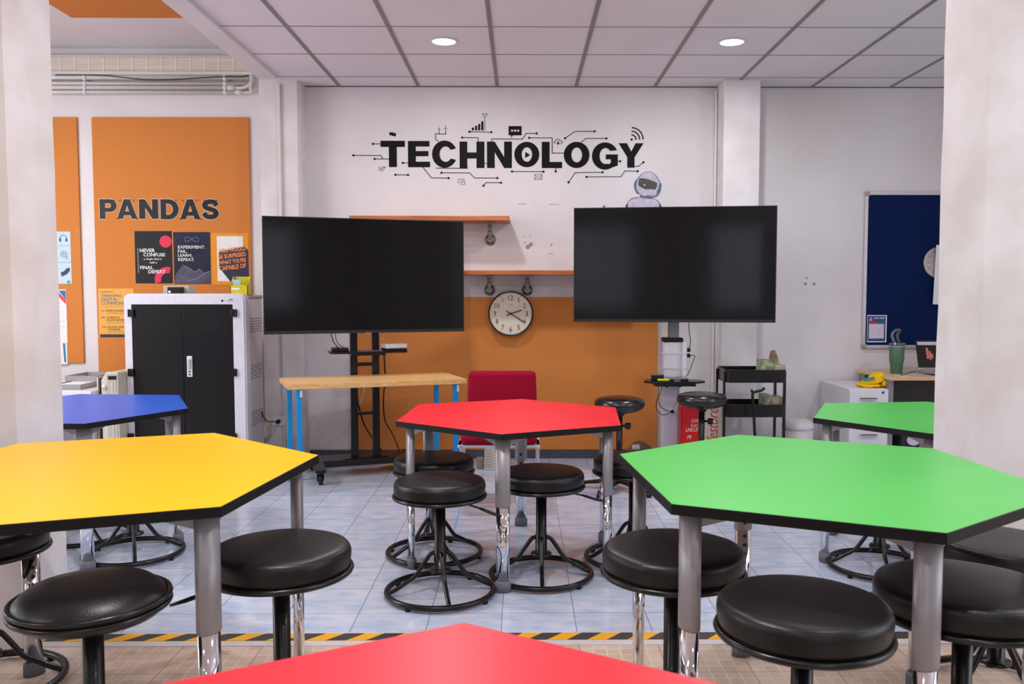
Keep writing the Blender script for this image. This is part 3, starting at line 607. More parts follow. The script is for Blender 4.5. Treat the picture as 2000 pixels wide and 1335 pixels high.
# ------------------------------------------------------------------ hexagon tables
def hex_table(V, zt, top, label, group='hexagonal classroom tables', holes=True):
    c = sum(V, Vector((0, 0)))/6
    if sum((V[i].x*V[(i+1) % 6].y-V[(i+1) % 6].x*V[i].y) for i in range(6)) < 0: V = V[::-1]
    r = thing('hexagon_table', (c.x, c.y, 0), label, 'table', group)
    ins = [v+(c-v).normalized()*.003 for v in V]
    mb = MB(); mb.prism([tuple(v) for v in ins], zt-.024, zt); mb.build('tabletop', top, r)
    mb = MB()
    for i in range(6):
        a, b, p, q = V[i], V[(i+1) % 6], ins[i], ins[(i+1) % 6]
        vs = [(a.x, a.y, zt-.026), (b.x, b.y, zt-.026), (q.x, q.y, zt-.026), (p.x, p.y, zt-.026), (a.x, a.y, zt-.001), (b.x, b.y, zt-.001), (q.x, q.y, zt-.0002), (p.x, p.y, zt-.0002)]
        mb.raw(vs, [(3, 2, 1, 0), (4, 5, 6, 7), (0, 1, 5, 4), (1, 2, 6, 5), (2, 3, 7, 6), (3, 0, 4, 7)])
    mb.build('edge_band', EDGE, r)
    mb = MB(); mb.prism([tuple(v) for v in [v+(c-v).normalized()*.006 for v in V]], zt-.027, zt-.025); mb.build('underside', mat('table_underside', (150, 140, 132), .6), r)
    zs = zt-.30-.027
    for i in range(6):
        d = (c-V[i]).normalized(); L = V[i]+d*.07; n = Vector((-d.y, d.x)); OV = .58
        ML = Matrix.Translation((L.x, L.y, 0)) @ Matrix.Rotation(math.atan2(d.y, d.x), 4, 'Z')      # local x points to the table centre
        mb = MB(); mb.lathe([(.0305, zs), (.033, zs+.004), (.033, zt-.027)], n=32, M=ML, sx=OV)
        lg = mb.build('leg', GREYM, r)
        mb = MB()          # wedge brackets running under the top along both edges
        for s_ in (-1, 1):
            e = ((V[(i+s_) % 6]-V[i]).normalized()); M = Matrix(((e.x, 0, -e.y*1, L.x), (e.y, 0, e.x*1, L.y), (0, 1, 0, 0), (0, 0, 0, 1)))
            mb.prism([(.015, zt-.027), (.11, zt-.027), (.10, zt-.037), (.03, zt-.062), (.015, zt-.062)], -.010, .010, 'XY', M)
        mb.build('bracket', GREYM, lg)
        mb = MB(); mb.lathe([(.0292, .04), (.0292, zs+.01)], n=32, M=ML, sx=OV)
        mb.mi = 1
        for k in range(5):   # adjustment holes facing the middle of the table
            z = zs-.02-.032*k; mb.cyl(ML @ Vector((.0285*OV-.001, 0, z)), ML @ Vector((.0285*OV+.0008, 0, z)), .0065, 12)
        z = zs+.03; mb.cyl(ML @ Vector((.033*OV-.001, 0, z)), ML @ Vector((.033*OV+.001, 0, z)), .008, 12)
        mb.build('leg_tube', [CHROME, BLACKP], lg)
        mb = MB(); mb.lathe([(.0335, 0), (.034, .042), (.032, .047), (.0285, .048)], n=32, M=ML, sx=.66)
        for k in range(16):
            a = 2*PI*k/16; q = ML @ Vector((.0335*.66*math.cos(a), .0335*math.sin(a), 0)); mb.cyl(q+Vector((0, 0, .003)), q+Vector((0, 0, .040)), .0015, 6)
        mb.build('foot_cap', CAPG, lg)
    return r
def V2(*px, z): return [None if p is None else PZ(p[0], p[1], z).xy for p in px]
zr = .70
V = V2((772.5, 822), (816.7, 789), (1019.5, 778.5), (1202.8, 795), (1213.7, 830), (979, 847.7), z=zr)
hex_table(V, zr, RED, 'red-topped hexagonal table in the middle, ringed by black stools')
zb_ = .785
V = V2((432, 989), (623, 888), (419, 844.5), (37, 865), z=zb_); c = (V[0]+V[3])/2; V += [2*c-V[1], 2*c-V[2]]
hex_table(V, zb_, YEL, 'yellow-topped hexagonal table at the left front')
V = V2((1310.8, 983.8), (1208.7, 886), (1440, 848), (1823.7, 875), z=zb_); v5 = PZ(1850.7, 1041, zb_).xy; c = (V[0]+V[3]+V[2]+v5)/4; V += [2*c-V[1], v5]
hex_table(V, zb_, GRN, 'large green-topped hexagonal table at the right front')
def reg(c, s, a): return [Vector((c[0]+s*math.cos(math.radians(a+60*i)), c[1]+s*math.sin(math.radians(a+60*i)))) for i in range(6)]
hex_table(reg((1.975, 4.154), .588, 6), .70, GRN, 'green-topped hexagonal table at the back right, half behind the column')
V = V2((165, 827), (368, 797), (350.4, 770.7), (155, 769), z=.7); c = Vector((-2.312, 4.496)); V += [2*c-V[1], 2*c-V[2]]
hex_table(V, .70, BLU, 'blue-topped hexagonal table at the back left, half behind the column')
ap = PZ(907, 1214, .72).xy; l = PZ(300, 1335, .72).xy-ap; rr = PZ(1420, 1335, .72).xy-ap
bis = (l.normalized()+rr.normalized()).normalized(); cc = ap+bis*.605; a0 = math.degrees(math.atan2((ap-cc).y, (ap-cc).x))
hex_table(reg(cc, .605, a0), .72, RED, 'nearest red-topped hexagonal table, only its tip in view at the bottom')

# ------------------------------------------------------------------ stools
def make_stool(zs, rot, label, loc, R=.196, lever=None, dome=False, ringR=.228):
    """black round stool: cushion, pan, column, base ring with four bent legs"""
    r = thing('stool', (loc[0], loc[1], 0), label, 'stool', 'black round stools with ring bases')
    x, y = loc; T = Matrix.Translation((x, y, 0))
    if dome:
        mb = MB(); mb.lathe([(R-.004, zs-.058), (R, zs-.05), (R-.002, zs-.04), (R-.012, zs-.028), (R*.8, zs-.010), (R*.5, zs-.002), (0, zs)], c=(x, y, 0), n=56); st = mb.build('seat', BLACKV, r)
        mb = MB()
        for q in (.056, .040):
            mb.tube([(x+(R+.001)*math.cos(2*PI*i/56), y+(R+.001)*math.sin(2*PI*i/56), zs-q) for i in range(56)], .0065, 8, True)
        mb.build('piping', PIPEB, st)
        mb = MB(); mb.lathe([(.07, zs-.085), (.15, zs-.078), (R-.006, zs-.062), (R-.006, zs-.055)], c=(x, y, 0), n=48); mb.build('seat_pan', BLACKM, r)
    else:
        t = .066
        prof = [(R-.012, zs-t), (R-.004, zs-t+.004), (R-.002, zs-t+.012), (R, zs-.03), (R-.001, zs-.020), (R-.004, zs-.012), (R-.009, zs-.006), (R-.018, zs-.002), (R-.035, zs), (R*.5, zs+.003), (0, zs+.004)]
        mb = MB(); mb.lathe(prof, c=(x, y, 0), n=56)
        rnd = random.Random(int(x*1000+y*77))
        for v in mb.bm.verts:   # soft dents of the vinyl
            v.co.z += noise.noise(v.co*9)*.0022; rr_ = Vector((v.co.x-x, v.co.y-y, 0)); v.co += rr_.normalized()*noise.noise(v.co*14)*.0022 if rr_.length > .1 else Vector((0, 0, 0))
        st = mb.build('seat', BLACKV, r)
        mb = MB(); mb.tube([(x+(R-.002)*math.cos(2*PI*i/56), y+(R-.002)*math.sin(2*PI*i/56), zs-t-.006) for i in range(56)], .0085, 8, True)
        mb.build('seat_rim', PIPEB, r)
        mb = MB(); mb.lathe([(.05, zs-t-.022), (.06, zs-t-.02), (R-.012, zs-t-.006), (R-.012, zs-t)], c=(x, y, 0), n=48); mb.build('seat_pan', BLACKM, r)
        t = t
    mb = MB(); mb.lathe([(.0, .105), (.046, .105), (.048, .11), (.046, .115), (.0265, .118), (.0265, .20), (.024, .202), (.024, zs-.115), (.016, zs-.112), (.016, zs-.08)], c=(x, y, 0), n=28); mb.build('column', BLACKM, r)
    mb = MB(); tr = .0125; mb.tube([(x+ringR*math.cos(2*PI*i/64), y+ringR*math.sin(2*PI*i/64), tr+.008) for i in range(64)], tr, 10, True); ring = mb.build('base_ring', BLACKM, r)
    mb = MB()
    for k in range(4):
        a = rot+PI/4+k*PI/2; p = (x+ringR*math.cos(a), y+ringR*math.sin(a)); mb.lathe([(.012, 0), (.012, .01)], c=(p[0], p[1], 0), n=10)
    mb.build('pad', BLACKP, ring)
    for k in range(4):
        a = rot+k*PI/2; ca, sa = math.cos(a), math.sin(a)
        P = [(.024, .185), (.045, .176), (.075, .135), (.108, .088), (.15, .062), (.19, .038), (ringR-.006, .024)]
        mb = MB(); mb.tube(spline([(x+q*ca, y+q*sa, z) for q, z in P], 4), .0095, 8); mb.build('leg', BLACKM, r)
    if lever is not None:
        a = lever; ca, sa = math.cos(a), math.sin(a); z = zs-.088
        mb = MB(); mb.tube([(x+q*ca, y+q*sa, z-dz) for q, dz in ((.01, 0), (.10, .004), (.2, .026))], .004, 6); lv = mb.build('lever', BLACKM, r)
        mb = MB(); mb.tube([(x+q*ca, y+q*sa, z-dz) for q, dz in ((.185, .022), (.20, .026), (.25, .040), (.29, .048))], lambda t: (.006, .010, .010, .006)[min(3, int(t*3.99))], 8, flat=.6); mb.build('lever_grip', BLACKP, lv)
    return r
D_ = math.radians
A_ = PZ(860, 1160); B2 = PZ(1057, 1126); D2 = PZ(1237, 1093)
make_stool(.503, D_(-75), 'black round stool at the front left of the middle red table', A_.xy, lever=D_(-22))
make_stool(.493, D_(-90), 'black round stool at the front right of the middle red table', B2.xy, lever=D_(-8), R=.194)
make_stool(.492, D_(-60), 'black round stool behind the front left stool of the middle red table', (-.43, 4.22))
make_stool(.505, D_(-80), 'black round stool at the back right of the middle red table, hidden behind its leg', D2.xy)
p = PZ(262, 1084); make_stool(.49, D_(-65), 'black stool under the blue table, only its ring base and column showing', p.xy)
p = PZ(160, 1050); make_stool(.49, D_(-40), 'black stool under the blue table, farther left beside the near column', p.xy)
p = PZ(1717, 1110); make_stool(.49, D_(-100), 'black stool under the back green table, only its ring base showing', p.xy)
def backpx(cx, py, Y, R): # seat centre from its column pixel and distance; height from the top of its back rim
    q = PY(cx, py-5, Y+R); c_ = PY(cx, py, Y); return (c_.x, Y), q.z
def tall(cx, py, Y, rot, label, R=.196, **k):
    p_, z_ = backpx(cx, py, Y, R-.01); return make_stool(z_-.002, rot, label, p_, R=R, **k)
tall(547, 1032, 2.40, D_(-80), 'tall black stool at the right corner of the yellow table', lever=D_(200))
tall(1315, 1032, 2.36, D_(-80), 'tall black stool at the left corner of the large green table')
tall(1570, 1120, 1.87, D_(-80), 'nearest tall black stool in front of the large green table', R=.188)
tall(1885, 1090, 2.09, D_(-80), 'tall black stool behind the right front leg of the large green table', R=.212)
make_stool(.51, D_(-70), 'black stool at the right edge between green table and column', (1.53, 2.72))
make_stool(.53, D_(-70), 'black stool at the left edge under the yellow table, cut by the frame', (-1.76, 2.80))
tall(176, 1096, 1.97, D_(-45), 'black domed stool with double piping in front of the yellow table', R=.168, dome=True)

# high work stools near the wall: domed cushion, slim column, height knob, star base
def high_stool(loc, zs, label, knob):
    x, y = loc; r = thing('work_stool', (x, y, 0), label, 'stool', 'high work stools with star bases')
    mb = MB(); R = .166; mb.lathe([(.05, zs-.105), (.10, zs-.098), (.135, zs-.086), (R-.008, zs-.07), (R, zs-.052), (R, zs-.038), (R-.010, zs-.02), (R-.03, zs-.009), (R*.6, zs-.002), (0, zs)], c=(x, y, 0), n=48); st = mb.build('seat', mat('glossy_vinyl', (22, 21, 25), .25, spec=.6), r)
    mb = MB(); mb.lathe([(.022, zs-.13), (.03, zs-.12), (.06, zs-.088), (.06, zs-.08)], c=(x, y, 0), n=24); mb.build('seat_cup', BLACKM, r)
    mb = MB(); mb.lathe([(.02, .06), (.02, zs-.12)], c=(x, y, 0), n=20); mb.build('column', BLACKM, r)
    z = zs-.19; q = Vector((x+.018*knob[0], y+.018*knob[1], z)); d = Vector((knob[0], knob[1], 0)).normalized()
    mb = MB(); mb.cyl(q, q+d*.03, .008, 10); mb.cyl(q+d*.022, q+d*.055, .021, 14); mb.build('knob', BLACKP, r)
    for k in range(5):
        a = D_(20)+2*PI*k/5; e = Vector((x+.27*math.cos(a), y+.27*math.sin(a), .04)); n = Vector((-math.sin(a), math.cos(a), 0))
        mb = MB(); c0 = Vector((x, y, .085)); vs = []
        for P, w_, h in ((c0, .022, .03), (e, .013, .016)):
            vs += [P-n*w_-Vector((0, 0, h)), P+n*w_-Vector((0, 0, h)), P+n*w_, P-n*w_]
        mb.raw([tuple(v) for v in vs], [(0, 1, 2, 3)[::-1], (4, 5, 6, 7), (0, 1, 5, 4), (1, 2, 6, 5), (2, 3, 7, 6), (3, 0, 4, 7)])
        ft = mb.build('base_arm', BLACKM, r); mb = MB(); mb.lathe([(.016, 0), (.018, .012), (.01, .03)], c=(e.x, e.y, 0), n=12); mb.build('glide', BLACKP, ft)
    return r
high_stool(PY(1210, 780, 5.62).xy, .615, 'high black work stool in front of the orange board, right of the red table', (1, -.3))
high_stool(PY(1371, 770, 5.72).xy, .63, 'high black work stool in front of the red and beige bags', (1, -.3))

# ------------------------------------------------------------------ screens
def tv(pl, pr, zt, zb, label, logo=True):
    """pl, pr: (x, y) of left and right edge of the screen face"""
    A = Vector((pl[0], pl[1], 0)); B = Vector((pr[0], pr[1], 0)); e = (B-A); W = e.length; ang = math.atan2(e.y, e.x); H = zt-zb
    c = (A+B)/2; r = thing('television', (c.x, c.y, zb), label, 'television', 'large flat screens', rz=ang)
    M = ROOTM[r.name]
    def L(mb): mb.bm.transform(M); return mb
    mb = MB(); mb.box((-W/2, .001, 0), (W/2, .03, H), .004); mb.box((-W*.36, .028, H*.10), (W*.36, .055, H*.72), .012); L(mb).build('casing', BLACKP, r)
    mb = MB(); mb.box((-W/2+.006, -.0015, .022), (W/2-.006, .0015, H-.006)); L(mb).build('screen', mat('screen_glass', (17, 16, 19), .09, spec=.25, vscale=1), r, label='glossy black screen')
    mb = MB()
    for a, b in (((-W/2, -.003, 0), (W/2, .004, .02)), ((-W/2, -.003, H-.006), (W/2, .004, H)), ((-W/2, -.003, 0), (-W/2+.006, .004, H)), ((W/2-.006, -.003, 0), (W/2, .004, H))): mb.box(a, b, .001)
    L(mb).build('bezel', mat('bezel_black', (28, 28, 31), .35), r)
    if logo: mb = MB(); mb.box((-.018, -.005, -.006), (.018, .004, .004), .001); L(mb).build('logo_plate', mat('logo_grey', (120, 118, 140), .4), r)
    return r, M, W, H, ang
a, b = PY(513.5, 537, 5.72), PY(906, 542, 6.17)
tvL = tv((a.x, a.y), (b.x, b.y), PY(513.5, 421, 5.72).z, PY(514, 653, 5.72).z, 'large black flat screen at the left, on a black wheeled stand behind the wooden bench')
a, b = PY(1120.5, 520, 6.055), PY(1516.5, 515, 5.87)
tvR = tv((a.x, a.y), (b.x, b.y), PY(1516, 401, 5.87).z, PY(1515, 630, 5.87).z, 'large black flat screen at the right, on a silver column stand', False)

# left stand: black double-post trolley
r0, M, W, H, ang = tvL
ctr = M.translation; dirx = Vector((math.cos(ang), math.sin(ang), 0)); diry = Vector((-math.sin(ang), math.cos(ang), 0))
base = PY(714, 870, 6.18); base.z = 0
st = thing('screen_stand', (base.x, base.y, 0), 'black wheeled double-post stand carrying the left screen', 'stand', rz=ang); M = ROOTM[st.name]
def LB(mb, name, m, par=st, **k): mb.bm.transform(M); return mb.build(name, m, par, **k)
for s_ in (-1, 1):
    mb = MB(); mb.box((s_*.077-.025, -.02, .12), (s_*.077+.025, .02, 1.45), .004); LB(mb, 'post', BLACKM)
mb = MB(); mb.box((-.055, -.012, .77), (.055, .012, .795), .002); LB(mb, 'rung', BLACKM)
mb = MB(); mb.box((-.055, -.012, .42), (.055, .012, .44), .002); LB(mb, 'rung', BLACKM)
mb = MB(); mb.box((-.3, -.105, 1.06), (-.24, -.02, 1.60), .004); mb.box((.24, -.105, 1.06), (.3, -.02, 1.60), .004); mb.box((-.3, -.05, 1.15), (.3, -.02, 1.22), .004); mb.box((-.3, -.05, 1.4), (.3, -.02, 1.46), .004); LB(mb, 'mount', BLACKM)
mb = MB(); mb.prism([(-.16, -.08), (.16, -.06), (.14, .06), (-.14, .06)], .118, .124); mb.prism([(-.33, -.10), (.33, -.10), (.33, .13), (-.33, .13)], .075, .12); LB(mb, 'crossbar', BLACKM)
for s_ in (-1, 1):
    mb = MB(); x = s_*.35
    mb.prism([(-.33, .085), (-.33, .105), (-.06, .135), (.06, .135), (.28, .105), (.28, .085)], x-.035, x+.035, 'YZ'); lg = LB(mb, 'base_leg', BLACKM)
    for y_ in (-.29, .24):
        mb = MB(); mb.cyl((x, y_, .052), (x, y_, .09), .014, 10); mb.prism([(-.02+y_, .05), (.03+y_, .085), (.03+y_, .03), (.01+y_, .02)], x-.022, x-.014, 'YZ'); mb.prism([(-.02+y_, .05), (.03+y_, .085), (.03+y_, .03), (.01+y_, .02)], x+.014, x+.022, 'YZ'); mb.cyl((x-.013, y_, .033), (x+.013, y_, .033), .033, 20); LB(mb, 'caster', BLACKP, lg)
q = PY(722, 686, 5.98); zsh = q.z
mb = MB(); mb.prism([(-.26, -.19), (-.23, -.21), (.25, -.21), (.27, -.19), (.27, -.02), (-.26, -.02)], zsh-.014, zsh)
mb.prism([(-.12, -.18), (.12, -.18), (.12, -.02), (-.12, -.02)], zsh-.03, zsh-.014); LB(mb, 'shelf', BLACKM)
def LT(x, y, z): return tuple(M @ Vector((x, y, z)))
# boxes on that shelf
r = thing('media_box', LT(-.19, -.13, zsh), 'small flat black box on the left end of the screen shelf', 'box', rz=ang); mb = MB(); mb.box((-.055, -.05, 0), (.055, .05, .026), .005); mb.bm.transform(ROOTM[r.name]); mb.build('case', BLACKP, r)
mb = MB(); mb.box((-.05, -.045, .026), (.05, .045, .0275), .001); mb.bm.transform(ROOTM[r.name]); mb.build('lid', mat('lid_grey', (110, 110, 114), .3), r)
r = thing('media_box', LT(.19, -.12, zsh), 'white-topped box on the right end of the screen shelf', 'box', rz=ang+.1); mb = MB(); mb.box((-.075, -.06, 0), (.075, .06, .014), .003); mb.bm.transform(ROOTM[r.name]); mb.build('base', BLACKP, r)
mb = MB(); mb.box((-.078, -.063, .014), (.078, .063, .048), .008); mb.bm.transform(ROOTM[r.name]); mb.build('cover', WHITEP, r)
mb = MB(); mb.box((-.06, -.20, zsh), (.1, -.06, zsh+.001)); mb.bm.transform(M); tag(mb.build('leaflet', mat('leaflet_blue', (120, 128, 170), .3)), 'bluish leaflet lying in the middle of the screen shelf', 'paper')
def cable(pts, rad, m, label, name='cable', n=6, per=6, **k):
    mb = MB(); mb.tube(spline(pts, per), rad, n); return tag(mb.build(name, m), label, 'cable', **k)
cable([PY(646, 650, 6.0), PY(652, 668, 5.98), PY(662, 680, 5.92), LT(-.22, -.13, zsh+.03)], .0035, BLACKP, 'thick black cable drooping from the left screen to the black media box')
cable([PY(655, 650, 6.02), PY(657, 664, 6.0), PY(664, 674, 5.96), LT(-.16, -.11, zsh+.03)], .0025, BLACKP, 'thinner black cable from the left screen to the black media box')
cable([PY(751, 650, 6.1), PY(748, 662, 6.08), LT(.14, -.10, zsh+.05)], .002, WHITEP, 'short white cable from the left screen to the white-topped box')
cable([PY(750, 692, 6.05), PY(752, 735, 6.22), PY(749, 780, 6.45), PY(752, 820, 6.5), PY(768, 850, 6.45), (PY(795, 875, 6.3).x, 6.3, .03), (PY(840, 878, 6.25).x, 6.25, .008)], .005, BLACKP, 'black cable hanging from the screen shelf to the floor beside the stand')
cable([PY(697, 765, 6.27), PY(700, 790, 6.36), PY(712, 830, 6.45), PY(735, 865, 6.4), (PY(765, 878, 6.3).x, 6.42, .02), (PY(830, 880, 6.3).x, 6.38, .008)], .006, BLACKP, 'thick black cable sweeping from the left post of the stand to the floor')
cable([PY(712, 757, 6.4), PY(706, 780, 6.6), PY(690, 812, 6.66), PY(660, 845, 6.66), PY(625, 862, 6.66), PY(595, 865, 6.6), PY(575, 850, 6.5), PY(560, 835, 6.42)], .0035, WHITEP, 'white cable looping across the wall behind the wooden bench')
mb = MB(); q = PY(775, 878, 6.0); mb.box((q.x-.07, 6.42, .124), (q.x-.069, 6.43, .125)) if 0 else mb.prism([(-1.04, 6.34), (-.86, 6.36), (-.84, 6.46), (-1.0, 6.45)], 0, .004); tag(mb.build('floor_sign', mat('sign_yellow', (214, 150, 30), .5)), 'yellow flat sheet on the floor behind the black stand', 'sheet')

# right stand: silver column
q = PY(1308, 800, 6.28); cx, cyy = q.x, 6.2
st2 = thing('screen_stand', (cx, cyy, 0), 'silver column stand with small black shelf carrying the right screen', 'stand')
STRP = mat('column_silver', (206, 204, 214), .35, metal=.25, vscale=40, rgb2=(188, 186, 198), stretch=(30, 30, .1))
z1 = PY(1316, 660, cyy).z; zsf = PY(1316, 744, 6.05).z
mb = MB(); mb.box((PY(1290, 800, cyy).x, cyy-.05, .06), (PY(1325, 800, cyy).x, cyy+.05, z1-.02), .012); mb.build('column', STRP, st2)
mb = MB(); mb.box((PY(1297, 700, cyy-.06).x, cyy-.06, zsf+.01), (PY(1333, 700, cyy-.06).x, cyy+.05, z1), .015); mb.build('sleeve', mat('sleeve_white', (222, 220, 230), .35), st2)
mb = MB(); mb.box((PY(1296, 660, cyy-.065).x, cyy-.065, z1-.028), (PY(1335, 660, cyy-.065).x, cyy+.055, z1+.006), .008); mb.build('collar', BLACKP, st2)
mb = MB(); mb.box((PY(1306, 640, cyy).x, cyy-.03, z1), (PY(1325, 640, cyy).x, cyy+.04, 1.5), .004); mb.build('neck', mat('neck_grey', (132, 134, 144), .35, metal=.3), st2)
tc_ = tvR[1].translation
mb = MB(); mb.box((cx-.2, cyy-.11, 1.2), (cx+.26, cyy-.03, 1.5), .01); mb.build('mount', BLACKM, st2)
xa, xb = PY(1257, 743, 6.05).x, PY(1375, 743, 6.05).x
mb = MB(); mb.prism([(xa, 6.02), (xa+.05, 5.96), (xb-.05, 5.96), (xb, 6.02), (xb-.03, 6.13), (xa+.03, 6.13)], zsf-.008, zsf+.006); mb.box((xa+.07, 5.98, zsf-.03), (xb-.07, 6.13, zsf-.008)); mb.build('shelf', BLACKM, st2)
mb = MB()
for px in (1302, 1328): p = PY(px, 752, 5.99); mb.lathe([(.008, -.008), (.015, -.004), (.015, .004), (.008, .008)], c=p, n=16, axis='Y')
mb.build('cable_grommet', BLACKP, st2)
mb = MB(); mb.box((cx-.30, 6.13, .02), (cx+.22, 6.40, .05), .01); mb.box((cx-.34, 6.13, .015), (cx-.27, 6.6, .05), .01); mb.box((cx+.19, 6.14, .015), (cx+.26, 6.6, .05), .01); mb.box((cx-.06, 6.12, .04), (cx+.06, 6.28, .075), .008); fb = mb.build('base', BLACKM, st2)
mb = MB()
for x in (cx-.305, cx+.225):
    for y in (6.17, 6.55): mb.lathe([(.02, 0), (.02, .02)], c=(x, y, 0), n=14)
mb.build('foot', BLACKP, fb)
# power strip strapped to the column
p0, p1 = PY(1337, 667, 6.12), PY(1337, 735, 6.12)
r = thing('power_strip', (p0.x, 6.12, p1.z), 'white power strip strapped upright to the silver column', 'power strip')
mb = MB(); mb.box((p0.x-.015, 6.10, p1.z), (p0.x+.015, 6.15, p0.z), .005); mb.build('housing', WHITEP, r)
mb = MB()
for py in (690, 719): z = PY(1310, py, 6.1).z; mb.tube([(PY(1294, py, 6.13).x, 6.13, z), (PY(1300, py, 6.13).x, 6.13, z)], .002); mb.tube(spline([(cx-.09, 6.18, z-.002), (cx-.085, 6.128, z-.001), (cx, 6.125, z), (p0.x-.01, 6.098, z), (p0.x+.019, 6.10, z), (p0.x+.018, 6.155, z)]), .0022)
mb.build('cable_tie', WHITEP, r)
for py, lb_ in ((683, 'upper'), (694, 'lower')):
    p = PY(1345, py, 6.12); r = thing('plug', (p.x, 6.12, p.z), 'black plug in the white power strip, %s of the two' % lb_, 'plug'); mb = MB(); mb.box((p0.x+.015, 6.108, p.z-.014), (p.x+.012, 6.135, p.z+.014), .006); mb.build('plug_body', BLACKP, r)
    mb = MB()
    if lb_ == 'upper': mb.tube(spline([(p.x+.006, 6.12, p.z+.012), PY(1348.5, 665, 6.12), PY(1346, 645, 6.1), PY(1345, 620, 6.05)]), .0028)
    else: mb.tube(spline([(p.x+.01, 6.12, p.z), PY(1357, 695, 6.12), PY(1352, 710, 6.14), PY(1346, 725, 6.15), PY(1341, 735, 6.15)]), .0025)
    mb.build('cord', BLACKP, r)
r = thing('tape_case', (PY(1282, 735, 6.05).x, 6.07, zsf+.006), 'small black case on the left of the column shelf', 'case'); p = PY(1284, 735, 6.07); mb = MB(); mb.box((p.x-.042, 6.04, zsf+.006), (p.x+.042, 6.1, zsf+.045), .004); mb.build('case', BLACKP, r)
mb = MB(); mb.box((p.x-.042, 6.04, zsf+.042), (p.x+.042, 6.1, zsf+.047), .001); mb.build('rim', mat('rim_grey', (110, 105, 104), .4), r)
LIME = mat('lime_plastic', (196, 214, 0), .4)
r = thing('box_cutter', (PY(1296, 740, 5.99).x, 5.995, zsf+.006), 'lime yellow tool lying on the column shelf', 'tool'); p = PY(1296, 740, 5.995); mb = MB(); mb.box((p.x-.042, 5.985, zsf+.007), (p.x+.042, 6.01, zsf+.022), .006); mb.build('handle', LIME, r); mb = MB(); mb.box((p.x+.035, 5.987, zsf+.007), (p.x+.075, 6.01, zsf+.02), .003); mb.build('tip', BLACKP, r)
r = thing('adapter', (PY(1336, 740, 6.0).x, 6.0, zsf+.006), 'small dark adapter on the right of the column shelf', 'adapter'); p = PY(1337, 740, 6.0); mb = MB(); mb.box((p.x-.026, 5.985, zsf+.006), (p.x+.026, 6.03, zsf+.02), .003); mb.build('body', BLACKP, r); mb = MB(); mb.box((p.x-.022, 5.987, zsf+.02), (p.x+.022, 6.028, zsf+.027), .002); mb.build('top_plate', mat('taupe', (120, 110, 100), .4), r)
zz = PY(1313, 803, cyy-.06)
r = thing('socket_plug', (zz.x, cyy-.06, zz.z), 'black plug with looping cords low on the silver column', 'plug')
mb = MB(); mb.lathe([(.02, -.01), (.02, .004)], c=(zz.x, cyy-.052, zz.z), n=20, axis='Y'); mb.build('plate', WHITEP, r)
mb = MB(); mb.lathe([(.011, -.02), (.014, -.005), (.0, -.003)], c=(zz.x, cyy-.055, zz.z), n=16, axis='Y'); mb.build('plug_body', BLACKP, r)
mb = MB(); mb.tube(spline([(zz.x, cyy-.075, zz.z), PY(1296, 810, 6.1), PY(1284, 802, 6.1), PY(1282, 785, 6.1), PY(1290, 765, 6.1), PY(1293, 752, 6.1)]), .0028); mb.tube(spline([(zz.x, cyy-.07, zz.z), PY(1300, 800, 6.1), PY(1288, 790, 6.1), PY(1286, 770, 6.1), PY(1287, 752, 6.1)]), .0028); mb.build('cord', BLACKP, r)
mb = MB(); mb.tube(spline([(zz.x+.01, cyy-.07, zz.z), PY(1320, 800, 6.12), PY(1326, 785, 6.12), PY(1334, 778, 6.1), PY(1350, 776, 6.0)]), .002); mb.build('white_cord', WHITEP, r)

# ------------------------------------------------------------------ shelves with pipe brackets
def pipe_bracket(x, zu, zf, lab):
    r = thing('pipe_bracket', (x, YW, zf), lab, 'bracket', 'pipe brackets'); yo = YW-.10
    mb = MB(); mb.lathe([(.043, 0), (.043, -.006), (.02, -.008), (.018, -.022), (0, -.022)], c=(x, YW-.001, zf), n=28, axis='Y'); fl = mb.build('wall_flange', PIPEG, r)
    mb = MB()
    for k in range(4): a = PI/4+k*PI/2; mb.lathe([(.005, 0), (.005, -.003)], c=(x+.032*math.cos(a), YW-.0065, zf+.032*math.sin(a)), n=8, axis='Y')
    mb.build('screw', BLACKP, fl)
    mb = MB(); mb.tube(spline([(x, YW-.01, zf), (x, YW-.05, zf), (x, yo+.01, zf+.008), (x, yo, zf+.03), (x, yo, zf+.05)], 5), .0135, 14); mb.lathe([(.019, zf+.035), (.019, zf+.055)], c=(x, yo, 0), n=18); mb.lathe([(.019, -.02), (.019, 0)], c=(x, yo+.035, zf), n=18, axis='Y')
    mb.cyl((x, yo, zf+.05), (x, yo, zu-.01), .012, 14); mb.lathe([(.017, zu-.045), (.017, zu-.025)], c=(x, yo, 0), n=18); mb.build('pipe', PIPEG, r)
    mb = MB(); mb.lathe([(.0, zu-.024), (.018, zu-.022), (.018, zu-.008), (.042, zu-.006), (.042, zu)], c=(x, yo, 0), n=28); mb.build('top_flange', PIPEG, r)
YSF = 6.43
zt, zu = PY(850, 421, YSF).z, PY(850, 430, YSF).z
slab('wall_shelf', (PY(682, 425, YSF).x, zu, PY(995, 425, YSF).x, zt), YW-.002, YSF, SHELFW, 'upper wooden wall shelf, running behind the top of the left screen', 'shelf')
pipe_bracket(PY(957, 450, YW-.1).x, zu, PY(957, 468, YW).z, 'grey pipe bracket under the upper shelf')
zt2, zu2 = PY(1000, 527.5, YSF).z, PY(1000, 536, YSF).z
slab('wall_shelf', (PY(820, 531, YSF).x, zu2, PY(1270, 531, YSF).x, zt2), YW-.002, YSF, SHELFW, 'lower wooden wall shelf between the two screens, above the clock', 'shelf')
pipe_bracket(PY(956, 560, YW-.05).x, zu2, PY(956, 566, YW).z, 'left grey pipe bracket under the lower shelf, above the clock')
